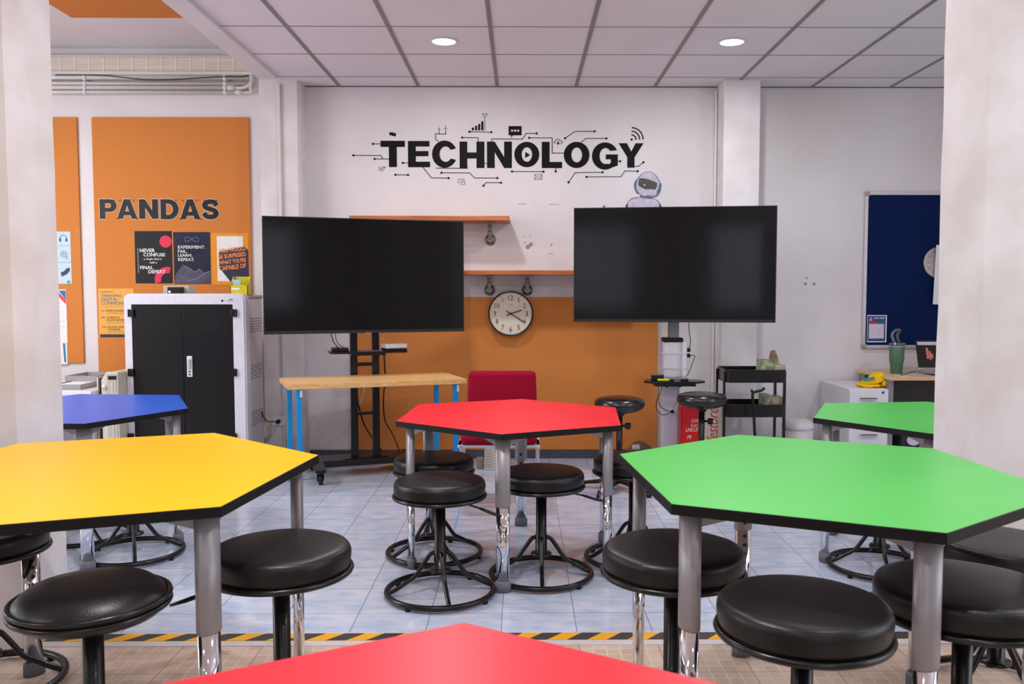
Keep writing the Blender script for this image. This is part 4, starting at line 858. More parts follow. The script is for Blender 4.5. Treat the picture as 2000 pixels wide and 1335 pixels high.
pipe_bracket(PY(1030, 560, YW-.05).x, zu2, PY(1030, 566, YW).z, 'right grey pipe bracket under the lower shelf, above the clock')

# ------------------------------------------------------------------ wall clock
cc3 = PY(997.5, 612, YW-.05); R = 44.0*(YW-.05)/FPX
ck = thing('wall_clock', (cc3.x, YW-.05, cc3.z-R), 'round black-rimmed wall clock with cream face on the orange board', 'clock')
mb = MB(); mb.lathe([(R-.012, -.008), (R-.004, -.014), (R, -.006), (R, .045), (R-.012, .045), (R-.012, -.008)], c=(cc3.x, YW-.062, cc3.z), n=64, axis='Y', cap=False); mb.build('rim', mat('clock_rim', (22, 21, 22), .25), ck)
mb = MB(); mb.lathe([(0, 0), (R-.011, 0)], c=(cc3.x, YW-.063, cc3.z), n=64, axis='Y', cap=False); mb.build('face', mat('clock_face', (226, 214, 196), .6), ck)
yf = YW-.0635; mb = MB()
for h in range(1, 13):
    a = math.radians(90-30*h); rr = R*.70; x, z = cc3.x+rr*math.cos(a), cc3.z+rr*math.sin(a); w_ = .036 if h >= 10 else .020
    if h == 11: w_ = .017
    if h == 1: w_ = .006
    text_into(mb, str(h), (x-w_/2, z-.0185, x+w_/2, z+.0185), yf, yf-.0004, bold=-.004)
mb.build('numeral', INK, ck)
mb = MB()
for h in range(12):
    a = math.radians(30*h); mb.line([(cc3.x+R*.86*math.cos(a), cc3.z+R*.86*math.sin(a)), (cc3.x+R*.90*math.cos(a), cc3.z+R*.90*math.sin(a))], .002, yf, yf-.0005)
text_into(mb, 'RHYTHM', (cc3.x-.016, cc3.z+.062, cc3.x+.016, cc3.z+.069), yf, yf-.0004)
mb.build('tick', INK, ck)
def hand(tip, tail, wd, y, n): 
    mb = MB(); a, b = PY(*tip, yf), PY(*tail, yf); mb.line([(b.x, b.z), (a.x, a.z)], wd, y, y-.0012); return mb.build(n, INK, ck)
hand((1018, 605.5), (990, 615), .007, yf-.002, 'hour_hand'); hand((1024, 629), (989, 607), .006, yf-.004, 'minute_hand')
mb = MB(); a, b = PY(988, 620, yf), PY(997.5, 612, yf); mb.line([(a.x, a.z), (b.x, b.z)], .002, yf-.006, yf-.007); mb.build('second_hand', mat('hand_grey', (150, 145, 140), .4), ck)
mb = MB(); mb.lathe([(.007, 0), (.007, -.008), (0, -.009)], c=(cc3.x, yf, cc3.z), n=16, axis='Y'); mb.build('hub', BLACKP, ck)

# ------------------------------------------------------------------ charging cabinet
YC = 5.95; xl_, xr_ = PY(244, 700, YC).x, PY(481, 700, YC).x; ztp = PY(360, 573, YC).z
cab = thing('charging_cabinet', ((xl_+xr_)/2, YC, 0), 'tall white charging cabinet with two black doors behind the blue table', 'cabinet')
zbt = .13
def rrect(x0, z0, x1, z1, rd, n=6):
    P = []
    for cx_, cz_, a0 in ((x1-rd, z1-rd, 0), (x0+rd, z1-rd, 90), (x0+rd, z0+rd, 180), (x1-rd, z0+rd, 270)):
        for i in range(n+1): a = math.radians(a0+90*i/n); P.append((cx_+rd*math.cos(a), cz_+rd*math.sin(a)))
    return P
dl, dr = PY(259, 700, YC).x, PY(456.5, 700, YC).x; dt = PY(360, 594, YC).z
O_ = rrect(xl_, zbt, xr_, ztp, .045); I_ = rrect(dl, zbt+.07, dr, dt, .004)
mb = MB(); mb.strip(O_, I_, YC+.09, YC+.008, True); Of = rrect(xl_+.012, zbt+.012, xr_-.012, ztp-.012, .038); mb.strip(Of, I_, YC+.02, YC, True)
mb.build('front_frame', mat('cabinet_white', (224, 222, 232), .28), cab)
mb = MB(); mb.box((xl_+.02, YC+.085, zbt+.02), (xr_-.005, 6.35, ztp-.035), .006); bd = mb.build('body', mat('cabinet_grey_white', (206, 204, 210), .4), cab)
mb = MB(); mb.box((xl_+.02, YC+.08, ztp-.036), (xr_+.002, 6.36, ztp-.012), .008); mb.build('lid', mat('cabinet_lid', (150, 148, 146), .4), cab)
mb = MB()
for zc_ in (ztp-.22, ztp-.55, ztp-.88):
    for k in range(6):
        for j in range(10):
            y = YC+.11+j*.026+(k % 2)*.012; z = zc_-.05+k*.018+j*.0; mb.box((xr_-.006, y, z), (xr_-.0035, y+.013, z+.005))
mb.build('vent_slots', mat('slot_dark', (40, 40, 44), .6), cab)
mid = (dl+dr)/2
DBL = mat('door_black', (16, 16, 18), .32, spec=.35)
for s_, x0_, x1_ in ((0, dl+.002, mid-.001), (1, mid+.001, dr-.002)):
    mb = MB(); mb.box((x0_, YC+.004, zbt+.072), (x1_, YC+.03, dt-.002), .003); d_ = mb.build('door', DBL, cab)
    mb = MB(); cxv = (x0_+x1_)/2; zv = dt-.13
    for k in range(7):
        hw_ = .115*math.cos((k-3)/4*1.1)
        n_ = int(hw_/.016)
        for j in range(-n_, n_): mb.box((cxv+j*.016, YC+.002, zv+(k-3)*.016), (cxv+j*.016+.01, YC+.0045, zv+(k-3)*.016+.006))
    mb.build('vent_pattern', mat('vent_black', (14, 14, 15), .7), d_)
    for py in (611, 727, 853):
        q = PY(257 if s_ == 0 else 457, py, YC); z0_ = q.z-.026; mb = MB()
        if s_ == 0: mb.box((q.x-.022, YC-.012, z0_), (q.x+.018, YC+.006, z0_+.052), .003); mb.box((q.x-.022, YC-.014, z0_), (q.x-.014, YC, z0_+.052), .002)
        else: mb.box((q.x-.018, YC-.012, z0_), (q.x+.022, YC+.006, z0_+.052), .003); mb.box((q.x+.014, YC-.014, z0_), (q.x+.022, YC, z0_+.052), .002)
        mb.build('hinge', BLACKM, d_)
    if s_:
        b = pbox(364.5, 695, 375, 736, YC-.01); mb = MB(); mb.box((b[0], YC-.008, b[1]), (b[2], YC+.006, b[3]), .004); hd = mb.build('handle_plate', WHITEM, d_)
        mb = MB(); mb.box((b[0]+.008, YC-.016, b[1]+.055), (b[2]-.008, YC-.006, b[3]-.02), .004); mb.build('lift_lever', SILVER, hd) if 0 else mb.build('door_lever', SILVER, d_)
        mb = MB(); [mb.disc(((b[0]+b[2])/2, b[1]+q_), .006, YC-.008, YC-.011, 12) for q_ in (.018, .038)]; mb.build('keyhole', BLACKP, d_)
mb = MB(); q = PY(434, 587, YC); mb.disc((q.x, q.z), .007, YC, YC-.003, 14); text_into(mb, 'TABCHARGE', (q.x+.02, q.z+.004, q.x+.075, q.z+.012), YC, YC-.002, bold=.01) if 0 else mb.line([(q.x+.045, q.z+.009), (q.x+.07, q.z+.009)], .004, YC, YC-.001); mb.line([(q.x+.03, q.z-.002), (q.x+.08, q.z-.002)], .002, YC, YC-.001)
mb.build('lock_and_marking', BLACKP, cab)
mb = MB()
for x in (xl_+.08, xr_-.08):
    for y in (YC+.08, 6.27): mb.cyl((x-.015, y, .045), (x+.015, y, .045), .045, 20); mb.box((x-.02, y-.02, .06), (x+.02, y+.02, zbt+.03), .004)
mb.build('caster', BLACKP, cab)
# things on the cabinet
zct = ztp-.0115
q = PY(346, 571, 6.02); zc0 = ztp
yq = 6.03
def on_top(px0, px1, pytop, y, d, name, m, label, cat, bev=.004, base=None):
    x0_, x1_ = PY(px0, 570, y).x, PY(px1, 570, y).x; zt_ = PY(345, pytop, y).z; mb = MB(); zb0 = base if base is not None else (ztp if y < YC+.08 else ztp-.012)
    mb.box((x0_, y, zb0), (x1_, y+d, zt_), bev); return mb.build(name, m), (x0_, x1_, zb0, zt_)
o, bb = on_top(319, 369, 557.5, 6.09, .12, 'storage_box', mat('tin_grey', (196, 190, 184), .4), '', ''); tag(o, 'pale grey flat box on top of the charging cabinet', 'box')
r = thing('projector_clicker', (PY(341, 570, 6.06).x, 6.04, ztp), 'small black case with white emblem in front of the pale box on the cabinet', 'case')
x0_, x1_ = PY(327, 570, 6.04).x, PY(355.5, 570, 6.04).x; mb = MB(); mb.box((x0_, 6.035, ztp-.012), (x1_, 6.085, PY(341, 560, 6.035).z), .006); mb.build('case', BLACKP, r)
mb = MB(); mb.disc((x0_+.016, ztp+.012), .009, 6.035, 6.034, 14); mb.build('emblem', WHITEI, r)
slab('marker_pen', (PY(305, 570, 6.04).x, ztp-.012, PY(322, 570, 6.04).x, ztp-.002), 6.055, 6.045, mat('pen_blue', (60, 64, 100), .4), 'dark blue pen lying at the left of the black case on the cabinet', 'pen')
YL = mat('yellow_plastic', (214, 196, 10), .4)
x0_, x1_ = PY(449.5, 570, 6.04).x, PY(484, 570, 6.04).x; zt_ = PY(470, 540, 6.12).z; zf_ = PY(470, 556, 6.04).z; z0_ = ztp-.012
r = thing('magazine_holder', ((x0_+x1_)/2, 6.1, z0_), 'small yellow open box on the right end of the charging cabinet', 'box')
mb = MB(); mb.box((x0_, 6.04, z0_), (x1_, 6.044, zf_)); mb.box((x0_+.012, 6.12, z0_), (x1_, 6.124, zt_)); mb.prism([(6.04, z0_), (6.124, z0_), (6.124, zt_), (6.11, zt_), (6.04, zf_)], x1_-.004, x1_, 'YZ'); mb.prism([(6.04, z0_), (6.124, z0_), (6.124, zt_), (6.11, zt_), (6.04, zf_)], x0_, x0_+.004, 'YZ'); mb.box((x0_, 6.04, z0_), (x1_, 6.124, z0_+.004)); mb.build('holder', YL, r)
mb = MB(); b = pbox(452, 561.5, 468, 566, 6.038); mb.box((b[0], 6.0385, b[1]), (b[2], 6.0405, b[3])); mb.build('label_strip', PAPER, r)
mb = MB(); b = pbox(454, 546, 470, 560, 6.06); mb.box((b[0], 6.06, b[1]-.03), (b[2], 6.066, b[3]), .001); tag(mb.build('card', mat('card_blue', (170, 204, 226), .5)), 'pale blue card standing in the small yellow box', 'card')
# socket, plug and outlet beside the cabinet
q = PY(545, 822, 6.515); r = thing('wall_socket', (q.x, 6.53, q.z), 'white wall socket with black plug, left of the blue bench legs', 'socket')
mb = MB(); mb.box((q.x-.05, 6.505, q.z-.035), (q.x+.05, 6.529, q.z+.035), .006); mb.build('plate', WHITEP, r)
mb = MB(); mb.lathe([(.017, 0), (.015, -.035), (.008, -.04)], c=(q.x, 6.505, q.z), n=16, axis='Y'); mb.build('plug', BLACKP, r)
mb = MB(); mb.tube(spline([(q.x, 6.465, q.z), PY(535, 823, 6.34), PY(522, 822, 6.33), PY(514, 812, 6.3), PY(512, 803, 6.28)]), .004); mb.build('cord', BLACKP, r)
q = PY(507, 842, 6.36); r = thing('power_outlet', (q.x, 6.36, 0), 'cream outlet box low on the side of the cabinet foot', 'socket')
mb = MB(); mb.box((q.x-.03, 6.37, q.z-.05), (q.x+.045, 6.52, q.z+.04), .006); mb.build('box', CREAM, r); mb = MB(); mb.box((q.x+.0, 6.345, q.z-.035), (q.x+.03, 6.372, q.z-.005), .006); mb.tube(spline([(q.x+.02, 6.35, q.z-.03), (q.x+.03, 6.34, q.z-.09), (q.x+.04, 6.36, q.z-.2)]), .004); mb.build('plug', BLACKP, r)

# ------------------------------------------------------------------ oil heater and desk at far left
Yh = 5.82; xh0, xh1 = PY(199, 780, Yh).x, PY(231.5, 780, Yh).x; zh = PY(215, 726, Yh).z
r = thing('oil_heater', ((xh0+xh1)/2, Yh+.25, 0), 'cream column heater standing left of the charging cabinet', 'heater')
mb = MB()
P = [(xh0, .06), (xh0, zh-.055), (xh0+.035, zh), (xh1-.004, zh), (xh1, zh-.006), (xh1, .06)]
mb.prism(P, Yh, Yh+.02, 'XZ'); mb.prism([(p[0]+(.006 if p[0] < (xh0+xh1)/2 else -.003), p[1]-(.004 if p[1] > .2 else 0)) for p in P], Yh+.02, Yh+.5, 'XZ'); mb.build('body', CREAM, r)
mb = MB(); mb.box((xh0+.034, Yh-.004, .1), (xh1-.008, Yh+.001, zh-.012), .003); mb.build('front_panel', mat('heater_grey', (186, 180, 172), .4), r)
mb = MB(); b = pbox(211, 734, 227, 741, Yh-.005); mb.box((b[0], Yh-.006, b[1]), (b[2], Yh-.003, b[3])); mb.build('grip_slot', BLACKP, r)
mb = MB(); mb.box((xh1-.042, Yh-.007, .1), (xh1-.034, Yh-.003, zh-.07)); mb.build('trim_bar', CREAM, r)
mb = MB(); mb.lathe([(.018, 0), (.016, -.012), (0, -.013)], c=(xh0+.020, Yh, zh-.10), n=20, axis='Y'); mb.build('dial', CREAM, r)
mb = MB(); mb.box((xh0-.01, Yh+.03, .0), (xh1, Yh+.07, .07), .006); mb.box((xh0-.01, Yh+.4, 0), (xh1, Yh+.44, .07), .006); mb.build('foot', BLACKP, r)
x = PY(194, 800, 5.86).x; mb = MB(); mb.box((x-.012, 5.86, .0), (x-.002, 6.2, PY(194, 737, 5.86).z), .002); fb_ = mb.build('folded_board', CREAM); tag(fb_, 'thin cream board with dark edge leaning left of the heater', 'board')
mb = MB(); mb.box((x-.002, 5.86, 0), (x+.010, 6.2, PY(194, 738, 5.86).z), .001); mb.build('dark_edge', mat('dark_brown', (74, 62, 66), .5), fb_, label='dark edge of the board')
# white desk with grey trays
xd0, xd1 = -4.2, PY(184, 780, 5.75).x-.02; zd = PY(160, 764, 5.75).z
r = thing('side_desk', ((xd0+xd1)/2, 6.0, 0), 'white desk at far left behind the blue table, trays on it', 'desk')
mb = MB(); mb.box((xd0, 5.75, zd-.03), (xd1, 6.5, zd), .004); mb.build('desktop', WHITEM, r)
mb = MB(); mb.box((xd0+.02, 5.78, 0), (xd0+.05, 6.45, zd-.03)); mb.box((xd1-.05, 5.78, 0), (xd1-.02, 6.45, zd-.03)); mb.box((xd0+.05, 6.4, .3), (xd1-.05, 6.42, zd-.03)); mb.build('side_panel', WHITEM, r)
TG = mat('tray_grey', (150, 150, 154), .4)
for i, (p0_, p1_, y0_, h_, lab) in enumerate(((100, 158, 5.85, .035, 'grey document tray in front on the white desk'), (128, 192, 6.1, .07, 'grey tray at the back of the white desk'))):
    a_, b_ = PY(p0_, 755, y0_).x, PY(p1_, 755, y0_).x; r = thing('document_tray', ((a_+b_)/2, y0_, zd), lab, 'tray'); mb = MB()
    mb.box((a_, y0_, zd), (b_, y0_+.3, zd+.006)); mb.box((a_, y0_, zd), (b_, y0_+.006, zd+h_)); mb.box((a_, y0_+.294, zd), (b_, y0_+.3, zd+h_)); mb.box((b_-.006, y0_, zd), (b_, y0_+.3, zd+h_)); mb.box((a_, y0_, zd), (a_+.006, y0_+.3, zd+h_)); mb.build('tray', TG, r)
    mb = MB(); mb.box((a_+.02, y0_+.02, zd+.006), (b_-.02, y0_+.28, zd+.03)); tag(mb.build('papers', PAPER), 'stack of papers in the %s grey tray' % ('front', 'back')[i], 'paper')

# ------------------------------------------------------------------ wooden bench table
zt = .712
c4 = [PZ(545.5, 737, zt), PZ(866.6, 725.8, zt), PZ(912, 739.5, zt), PZ(563, 751.3, zt)]
bc = sum(c4, Vector())/4; r = thing('bench_table', (bc.x, bc.y, 0), 'beech-topped bench table with bright blue legs in front of the left stand', 'table')
mb = MB(); mb.prism([(p.x, p.y) for p in c4], zt-.034, zt); bmesh.ops.bevel(mb.bm, geom=mb.bm.edges[:], offset=.003, segments=2, affect='EDGES'); mb.build('tabletop', WOOD, r)
ex = (c4[2]-c4[3]).normalized(); ey = (c4[0]-c4[3]).normalized()
for i, (px, py, Y_) in enumerate(((584.3, 800, 0), (565.5, 800, 0), (889.8, 790, 0), (852.3, 790, 0))):
    front = i in (0, 2)
    base_line = (c4[3]+ey*.035, ex) if front else (c4[0]-ey*.035, (c4[1]-c4[0]).normalized())
    d_ = ray(px, py); a_ = base_line[0]; e_ = base_line[1]
    # intersect viewing direction with the line under that long edge
    den = d_.x*e_.y-d_.y*e_.x; t_ = (a_.x*e_.y-a_.y*e_.x)/den; P = Vector((d_.x*t_, d_.y*t_, 0))
    mb = MB(); MR = Matrix.Translation(P) @ Matrix.Rotation(math.atan2(ex.y, ex.x), 4, 'Z'); mb.box((-.0165, -.0165, 0), (.0165, .0165, zt-.034), .003, M=MR); lg = mb.build('leg', BLUEP, r)
    if front: mb = MB(); mb.box((.006, -.018, zt-.085), (.019, -.0165, zt-.04), M=MR); mb.build('sticker', WHITEI, lg)

# ------------------------------------------------------------------ red chair
xc = PY(980, 800, 5.45).x
r = thing('chair', (xc, 5.3, 0), 'dark red upholstered chair with white frame behind the middle red table', 'chair')
def cushion(mb, x0, x1, y0, y1, z0, z1, bev=.03): return mb.box((x0, y0, z0), (x1, y1, z1), bev, seg=5)
zb1, zb0 = PY(980, 724, 5.48).z, PY(980, 800, 5.48).z
mb = MB(); cushion(mb, PY(911, 760, 5.46).x, PY(1050, 760, 5.46).x, 5.46, 5.53, .50, zb1, .03)
for v in mb.bm.verts: v.co.x = xc+(v.co.x-xc)*(1-.05*(v.co.z-.5)/.3)
for f in mb.bm.faces: f.smooth = True
mb.build('backrest', DARKRED, r)
xs0, xs1 = PY(899, 860, 5.05).x, PY(1049, 860, 5.05).x; zs1, zs0 = PY(980, 850, 5.05).z+.03, PY(980, 871, 5.05).z
mb = MB(); cushion(mb, xs0, xs1, 5.05, 5.47, zs0, zs0+.07, .03); [setattr(f, 'smooth', True) for f in mb.bm.faces]; mb.build('seat', DARKRED, r)
WF = mat('chair_frame_white', (214, 212, 222), .35)
mb = MB(); mb.box((xs0, 5.06, zs0-.012), (xs1, 5.08, zs0+.004), .003); mb.box((xs0, 5.44, zs0-.012), (xs1, 5.46, zs0+.004), .003); mb.build('seat_frame', WF, r)
for s_, x in ((-1, xs0-.008), (1, xs1+.008)):
    mb = MB(); mb.box((x-.01, 5.24, 0), (x+.01, 5.26, zs0+.003), .003); mb.box((x-.01, 5.05, zs0-.012), (x+.01, 5.26, zs0+.004), .003); mb.build('leg', WF, r)
    mb = MB(); mb.box((x-.01, 5.47, 0), (x+.01, 5.49, zs0+.004), .003); mb.box((x-.01, 5.07, zs0-.012), (x+.01, 5.47, zs0+.004), .003); mb.tube([(x, 5.48, zs0-.004), (x-s_*.06, 5.50, zs0), (x-s_*.07, 5.51, zs0+.25)], .009); mb.build('leg', WF, r)
# little storage tower and power block under the chair
q = PY(956, 917, 6.3); q0 = PZ(957, 918, 0)
r = thing('drawer_tower', (q0.x, q0.y, 0), 'small white perforated tower on the floor beneath the red chair', 'storage'); x0_, x1_ = PY(946, 900, q0.y).x, PY(968, 900, q0.y).x; zz1 = PY(957, 872, q0.y).z
mb = MB(); mb.box((x0_, q0.y, 0), (x1_, q0.y+.09, zz1), .004); mb.build('body', mat('off_white_plastic', (206, 198, 188), .5), r)
mb = MB()
for k in range(7): z = .02+k*(zz1-.03)/7; mb.box((x0_+.012, q0.y-.0015, z), (x0_+.045, q0.y+.001, z+.003)); [mb.disc((x_, z+.01), .0025, q0.y, q0.y-.002, 8) for x_ in (x0_+.006, x0_+.052)]
mb.build('perforation', mat('perf_grey', (120, 114, 110), .6), r)
q1 = PZ(938, 915, 0); mb = MB(); mb.box((PY(930, 900, q1.y).x, q1.y, 0), (PY(944, 900, q1.y).x, q1.y+.08, .075), .006); tag(mb.build('small_box', mat('box_taupe', (150, 138, 128), .6)), 'small taupe box on the floor left of the white perforated tower', 'box')

# ------------------------------------------------------------------ black trolley cart
xt0, xt1 = PY(1419, 730, 5.9).x, PY(1537, 730, 5.9).x; yt0, yt1 = 5.9, 6.21
r = thing('trolley_cart', ((xt0+xt1)/2, 6.05, 0), 'black three-tray metal trolley holding tissue packs, left of the white bin', 'trolley')
def tray(zr1, h):
    mb = MB(); n = 6; rd = .04; t_ = .003
    O2 = rrect(xt0, yt0, xt1, yt1, rd, n); I2 = rrect(xt0+t_, yt0+t_, xt1-t_, yt1-t_, rd-t_, n)
    k = len(O2)
    vs = [(p[0], p[1], zr1-h) for p in O2]+[(p[0], p[1], zr1) for p in O2]+[(p[0], p[1], zr1) for p in I2]+[(p[0], p[1], zr1-h+t_) for p in I2]
    fs = [list(range(k))[::-1], list(range(3*k, 4*k))]
    for i in range(k):
        j = (i+1) % k; fs += [[i, j, k+j, k+i], [k+i, k+j, 2*k+j, 2*k+i], [2*k+i, 2*k+j, 3*k+j, 3*k+i]]
    mb.raw(vs, fs); mb.tube([(p[0], p[1], zr1) for p in O2], .0045, 6, True); return mb.build('tray', BLACKM, r)
ztr = PY(1480, 723, 5.9).z; ztr2 = PY(1480, 790.5, 5.9).z; tray(ztr, .085); tray(ztr2, .085); tray(.20, .085)
for x in (xt0-.010, xt1-.006):
    for y in (yt0+.045, yt1-.045):
        mb = MB(); mb.box((x-.002 if x < xt0 else x-.004, y-.014, .06), (x+.012, y+.014, ztr-.01), .003); lg = mb.build('post', BLACKM, r)
        mb = MB(); mb.cyl((x, y, .024), (x+.014, y, .024), .024, 16); mb.cyl((x+.005, y, .03), (x+.005, y, .07), .007, 8); mb.build('caster', BLACKP, lg)
# crumpled tissue packs
def crumple(name, c, d, m, label, cat, seed, sc=14, amp=.012, sub_=3, taper=0, extra=None):
    t = bmesh.new(); bmesh.ops.create_cube(t, size=1); bmesh.ops.subdivide_edges(t, edges=t.edges[:], cuts=7, use_grid_fill=True)
    for v in t.verts:
        v.co = Vector((v.co.x*d[0], v.co.y*d[1], v.co.z*d[2])); k = (v.co.z/d[2]+.5)
        v.co.x *= 1-taper*k; v.co.y *= 1-taper*k
        n = noise.noise_vector(v.co*sc+Vector((seed, seed*2, 0)))*amp; 
        if k < .02: n.z = 0
        v.co += n
    for f in t.faces: f.smooth = False
    mb = MB(); mb.join(t, Matrix.Translation(Vector(c)+Vector((0, 0, d[2]/2)))); return tag(mb.build(name, m), label, cat)
TP = mat('tissue_pack_print', (176, 190, 148), .35, vscale=22, rgb2=(96, 116, 92)); TP2 = mat('tissue_pack_pink', (190, 166, 154), .35, vscale=26, rgb2=(150, 128, 112)); TB = mat('kraft_tissue', (158, 122, 88), .6, vscale=30, rgb2=(120, 88, 60))
p = PY(1502, 715, 6.03); zt0 = ztr-.082
crumple('tissue_pack', (PY(1500, 715, 6.03).x, 6.03, zt0), (.13, .12, PY(1500, 702, 6.03).z-zt0), TP, 'green patterned tissue pack in the top tray of the trolley', 'tissue pack', 1)
crumple('tissue_pack', (PY(1519, 715, 6.0).x, 6.0, zt0), (.075, .12, PY(1520, 712, 6.0).z-zt0), TP2, 'crumpled pinkish tissue pack in the top tray of the trolley, right of the green one', 'tissue pack', 3)
crumple('crumpled_paper', (PY(1511, 705, 6.08).x, 6.09, zt0+.05), (.075, .06, PY(1511, 686, 6.08).z-zt0-.05), TB, 'brown crumpled tissue rising behind the packs on the trolley', 'paper', 5, taper=.55)
slab('notebook', (PY(1482, 720, 6.05).x, zt0, PY(1496, 720, 6.05).x, ztr+.004), 6.12, 6.0, mat('lilac', (110, 108, 140), .5), 'small lilac box left of the tissue packs in the top tray', 'box')
zt02 = ztr2-.082
r = thing('tissue_box', (PY(1512, 790, 6.0).x, 6.0, zt02), 'green and pink patterned tissue box in the middle tray of the trolley', 'tissue box')
x0_, x1_ = PY(1491, 780, 5.98).x, PY(1533, 780, 5.98).x; zt3 = PY(1510, 771, 5.98).z; xm = PY(1507, 780, 5.98).x
mb = MB(); mb.box((x0_, 5.97, zt02), (xm, 6.11, zt3), .004); mb.build('green_side', TP, r); mb = MB(); mb.box((xm, 5.965, zt02), (x1_-.01, 6.105, zt3-.012), .004); mb.build('pink_side', TP2, r)
# black rod with curved handle
r = thing('hook_stand', (PY(1476, 860, 5.8).x, 5.8, 0), 'black rod with bent handle and silver tips in front of the trolley', 'rod')
g = lambda x, y: PY(x, y, 5.8)
mb = MB(); mb.tube(spline([(g(1478, 900).x, 5.8, .0), (g(1477, 880).x, 5.8, .25), g(1474, 845), g(1472, 800), g(1470, 775), g(1471, 767), g(1478, 764), g(1487, 762), g(1493, 757)]), .0095, 10); mb.tube([g(1471, 767), g(1467, 761)], .009, 8); mb.build('rod', BLACKP, r)
mb = MB(); mb.cyl(g(1493, 757), g(1494.5, 755.5), .006, 10); mb.cyl(g(1467, 761), g(1466.3, 760), .006, 10); mb.build('silver_tip', CHROME, r)
mb = MB(); mb.lathe([(.04, 0), (.035, .01), (.012, .02)], c=(g(1478, 900).x, 5.8, 0), n=20); mb.build('foot', BLACKP, r)

# paper bags
def bag(px0, px1, top, Y, d, m, label, txt, tm, lines):
    x0_, x1_ = PY(px0, 800, Y).x, PY(px1, 800, Y).x; zt_ = PY((px0+px1)/2, top, Y).z
    r = thing('paper_bag', ((x0_+x1_)/2, Y+d/2, 0), label, 'bag', 'standing paper bags')
    mb = MB(); t_ = .003
    mb.box((x0_, Y, 0), (x1_, Y+t_, zt_)); mb.box((x0_, Y+d-t_, 0), (x1_, Y+d, zt_)); mb.box((x0_, Y, 0), (x0_+t_, Y+d, zt_)); mb.box((x1_-t_, Y, 0), (x1_, Y+d, zt_)); mb.box((x0_, Y, 0), (x1_, Y+d, t_)); mb.build('bag_body', m, r)
    mb = MB()
    for s_, b_, e in lines: bb_ = pbox(*b_, Y); text_into(mb, s_, bb_, Y, Y-.001, **e)
    mb.build('lettering', tm, r)
    for y_ in (Y+.004, Y+d-.006):
        mb = MB(); a_, c_ = x0_+(x1_-x0_)*.3, x0_+(x1_-x0_)*.7; mb.tube(spline([(a_, y_, zt_-.05), (a_+.01, y_+.01, zt_+.01), ((a_+c_)/2, y_+.02, zt_+.03), (c_-.01, y_+.01, zt_+.01), (c_, y_, zt_-.05)]), .002); mb.build('handle', tm, r)
    return r
CRE = mat('cream_print', (238, 206, 190), .5)
bag(1331, 1380, 783, 6.02, .10, mat('red_paper', (206, 14, 20), .45), 'red paper bag with white lettering behind the high stool', '', CRE,
    [('A HAPPY', (1350, 817, 1374, 824.5), dict(bold=.02, shear=.2)), ('PLACE TO', (1349, 827, 1376, 834), dict(bold=0, shear=.2)), ('LIVE LIFE', (1339, 835.5, 1368, 842.5), dict(bold=.02, shear=.2)), ('M', (1342, 849, 1350, 857), dict(bold=.03, shear=.2))])
bag(1374, 1417, 785, 5.98, .10, mat('beige_paper', (206, 188, 172), .6), 'beige paper bag with red script beside the red bag', '', mat('red_script', (190, 30, 36), .5),
    [('lifestore', (1380, 796, 1402, 872), dict(bold=.0, shear=.35, rot=90))])

# brown shoes/cap on the floor by the orange board
r = thing('cloth_bag', (PY(1250, 865, 6.35).x, 6.3, .05), 'crumpled brown cloth bag on the foot of the silver column stand', 'bag')
mb = MB(); g = lambda x, y, Y: PY(x, y, Y)
t = bmesh.new(); bmesh.ops.create_icosphere(t, subdivisions=3, radius=1)
for v in t.verts: v.co = Vector((v.co.x*.15, v.co.y*.1, max(-.0, v.co.z*.15*(1-.6*max(0, v.co.x)))))+noise.noise_vector(v.co*3)*.012
for f in t.faces: f.smooth = True
mb.join(t, Matrix.Translation((PY(1252, 865, 6.4).x, 6.30, .055))); mb.build('cloth', mat('brown_cloth', (88, 70, 62), .8), r)
mb = MB(); p = PY(1240, 863, 6.3); mb.box((p.x-.03, 6.2, .155), (p.x+.03, 6.26, .19), .012); mb.build('white_patch', mat('patch_light', (180, 172, 170), .6), r)

# ------------------------------------------------------------------ right: bin, pedestal, desk
q = PY(1562, 830, 6.3); x = PY(1558, 830, 6.35).x; rb = .112; ztb = PY(1560, 817, 6.35).z
r = thing('waste_bin', (x, 6.35, 0), 'white round bin with domed lid between trolley and drawer unit', 'bin')
mb = MB(); mb.lathe([(rb*.86, 0), (rb*.9, .02), (rb, ztb-.075)], c=(x, 6.35, 0), n=40); mb.build('body', WHITEP, r)
mb = MB(); mb.lathe([(rb+.003, ztb-.075), (rb+.004, ztb-.05), (rb*.95, ztb-.02), (rb*.7, ztb-.003), (0, ztb)], c=(x, 6.35, 0), n=40); mb.build('lid', WHITEP, r)

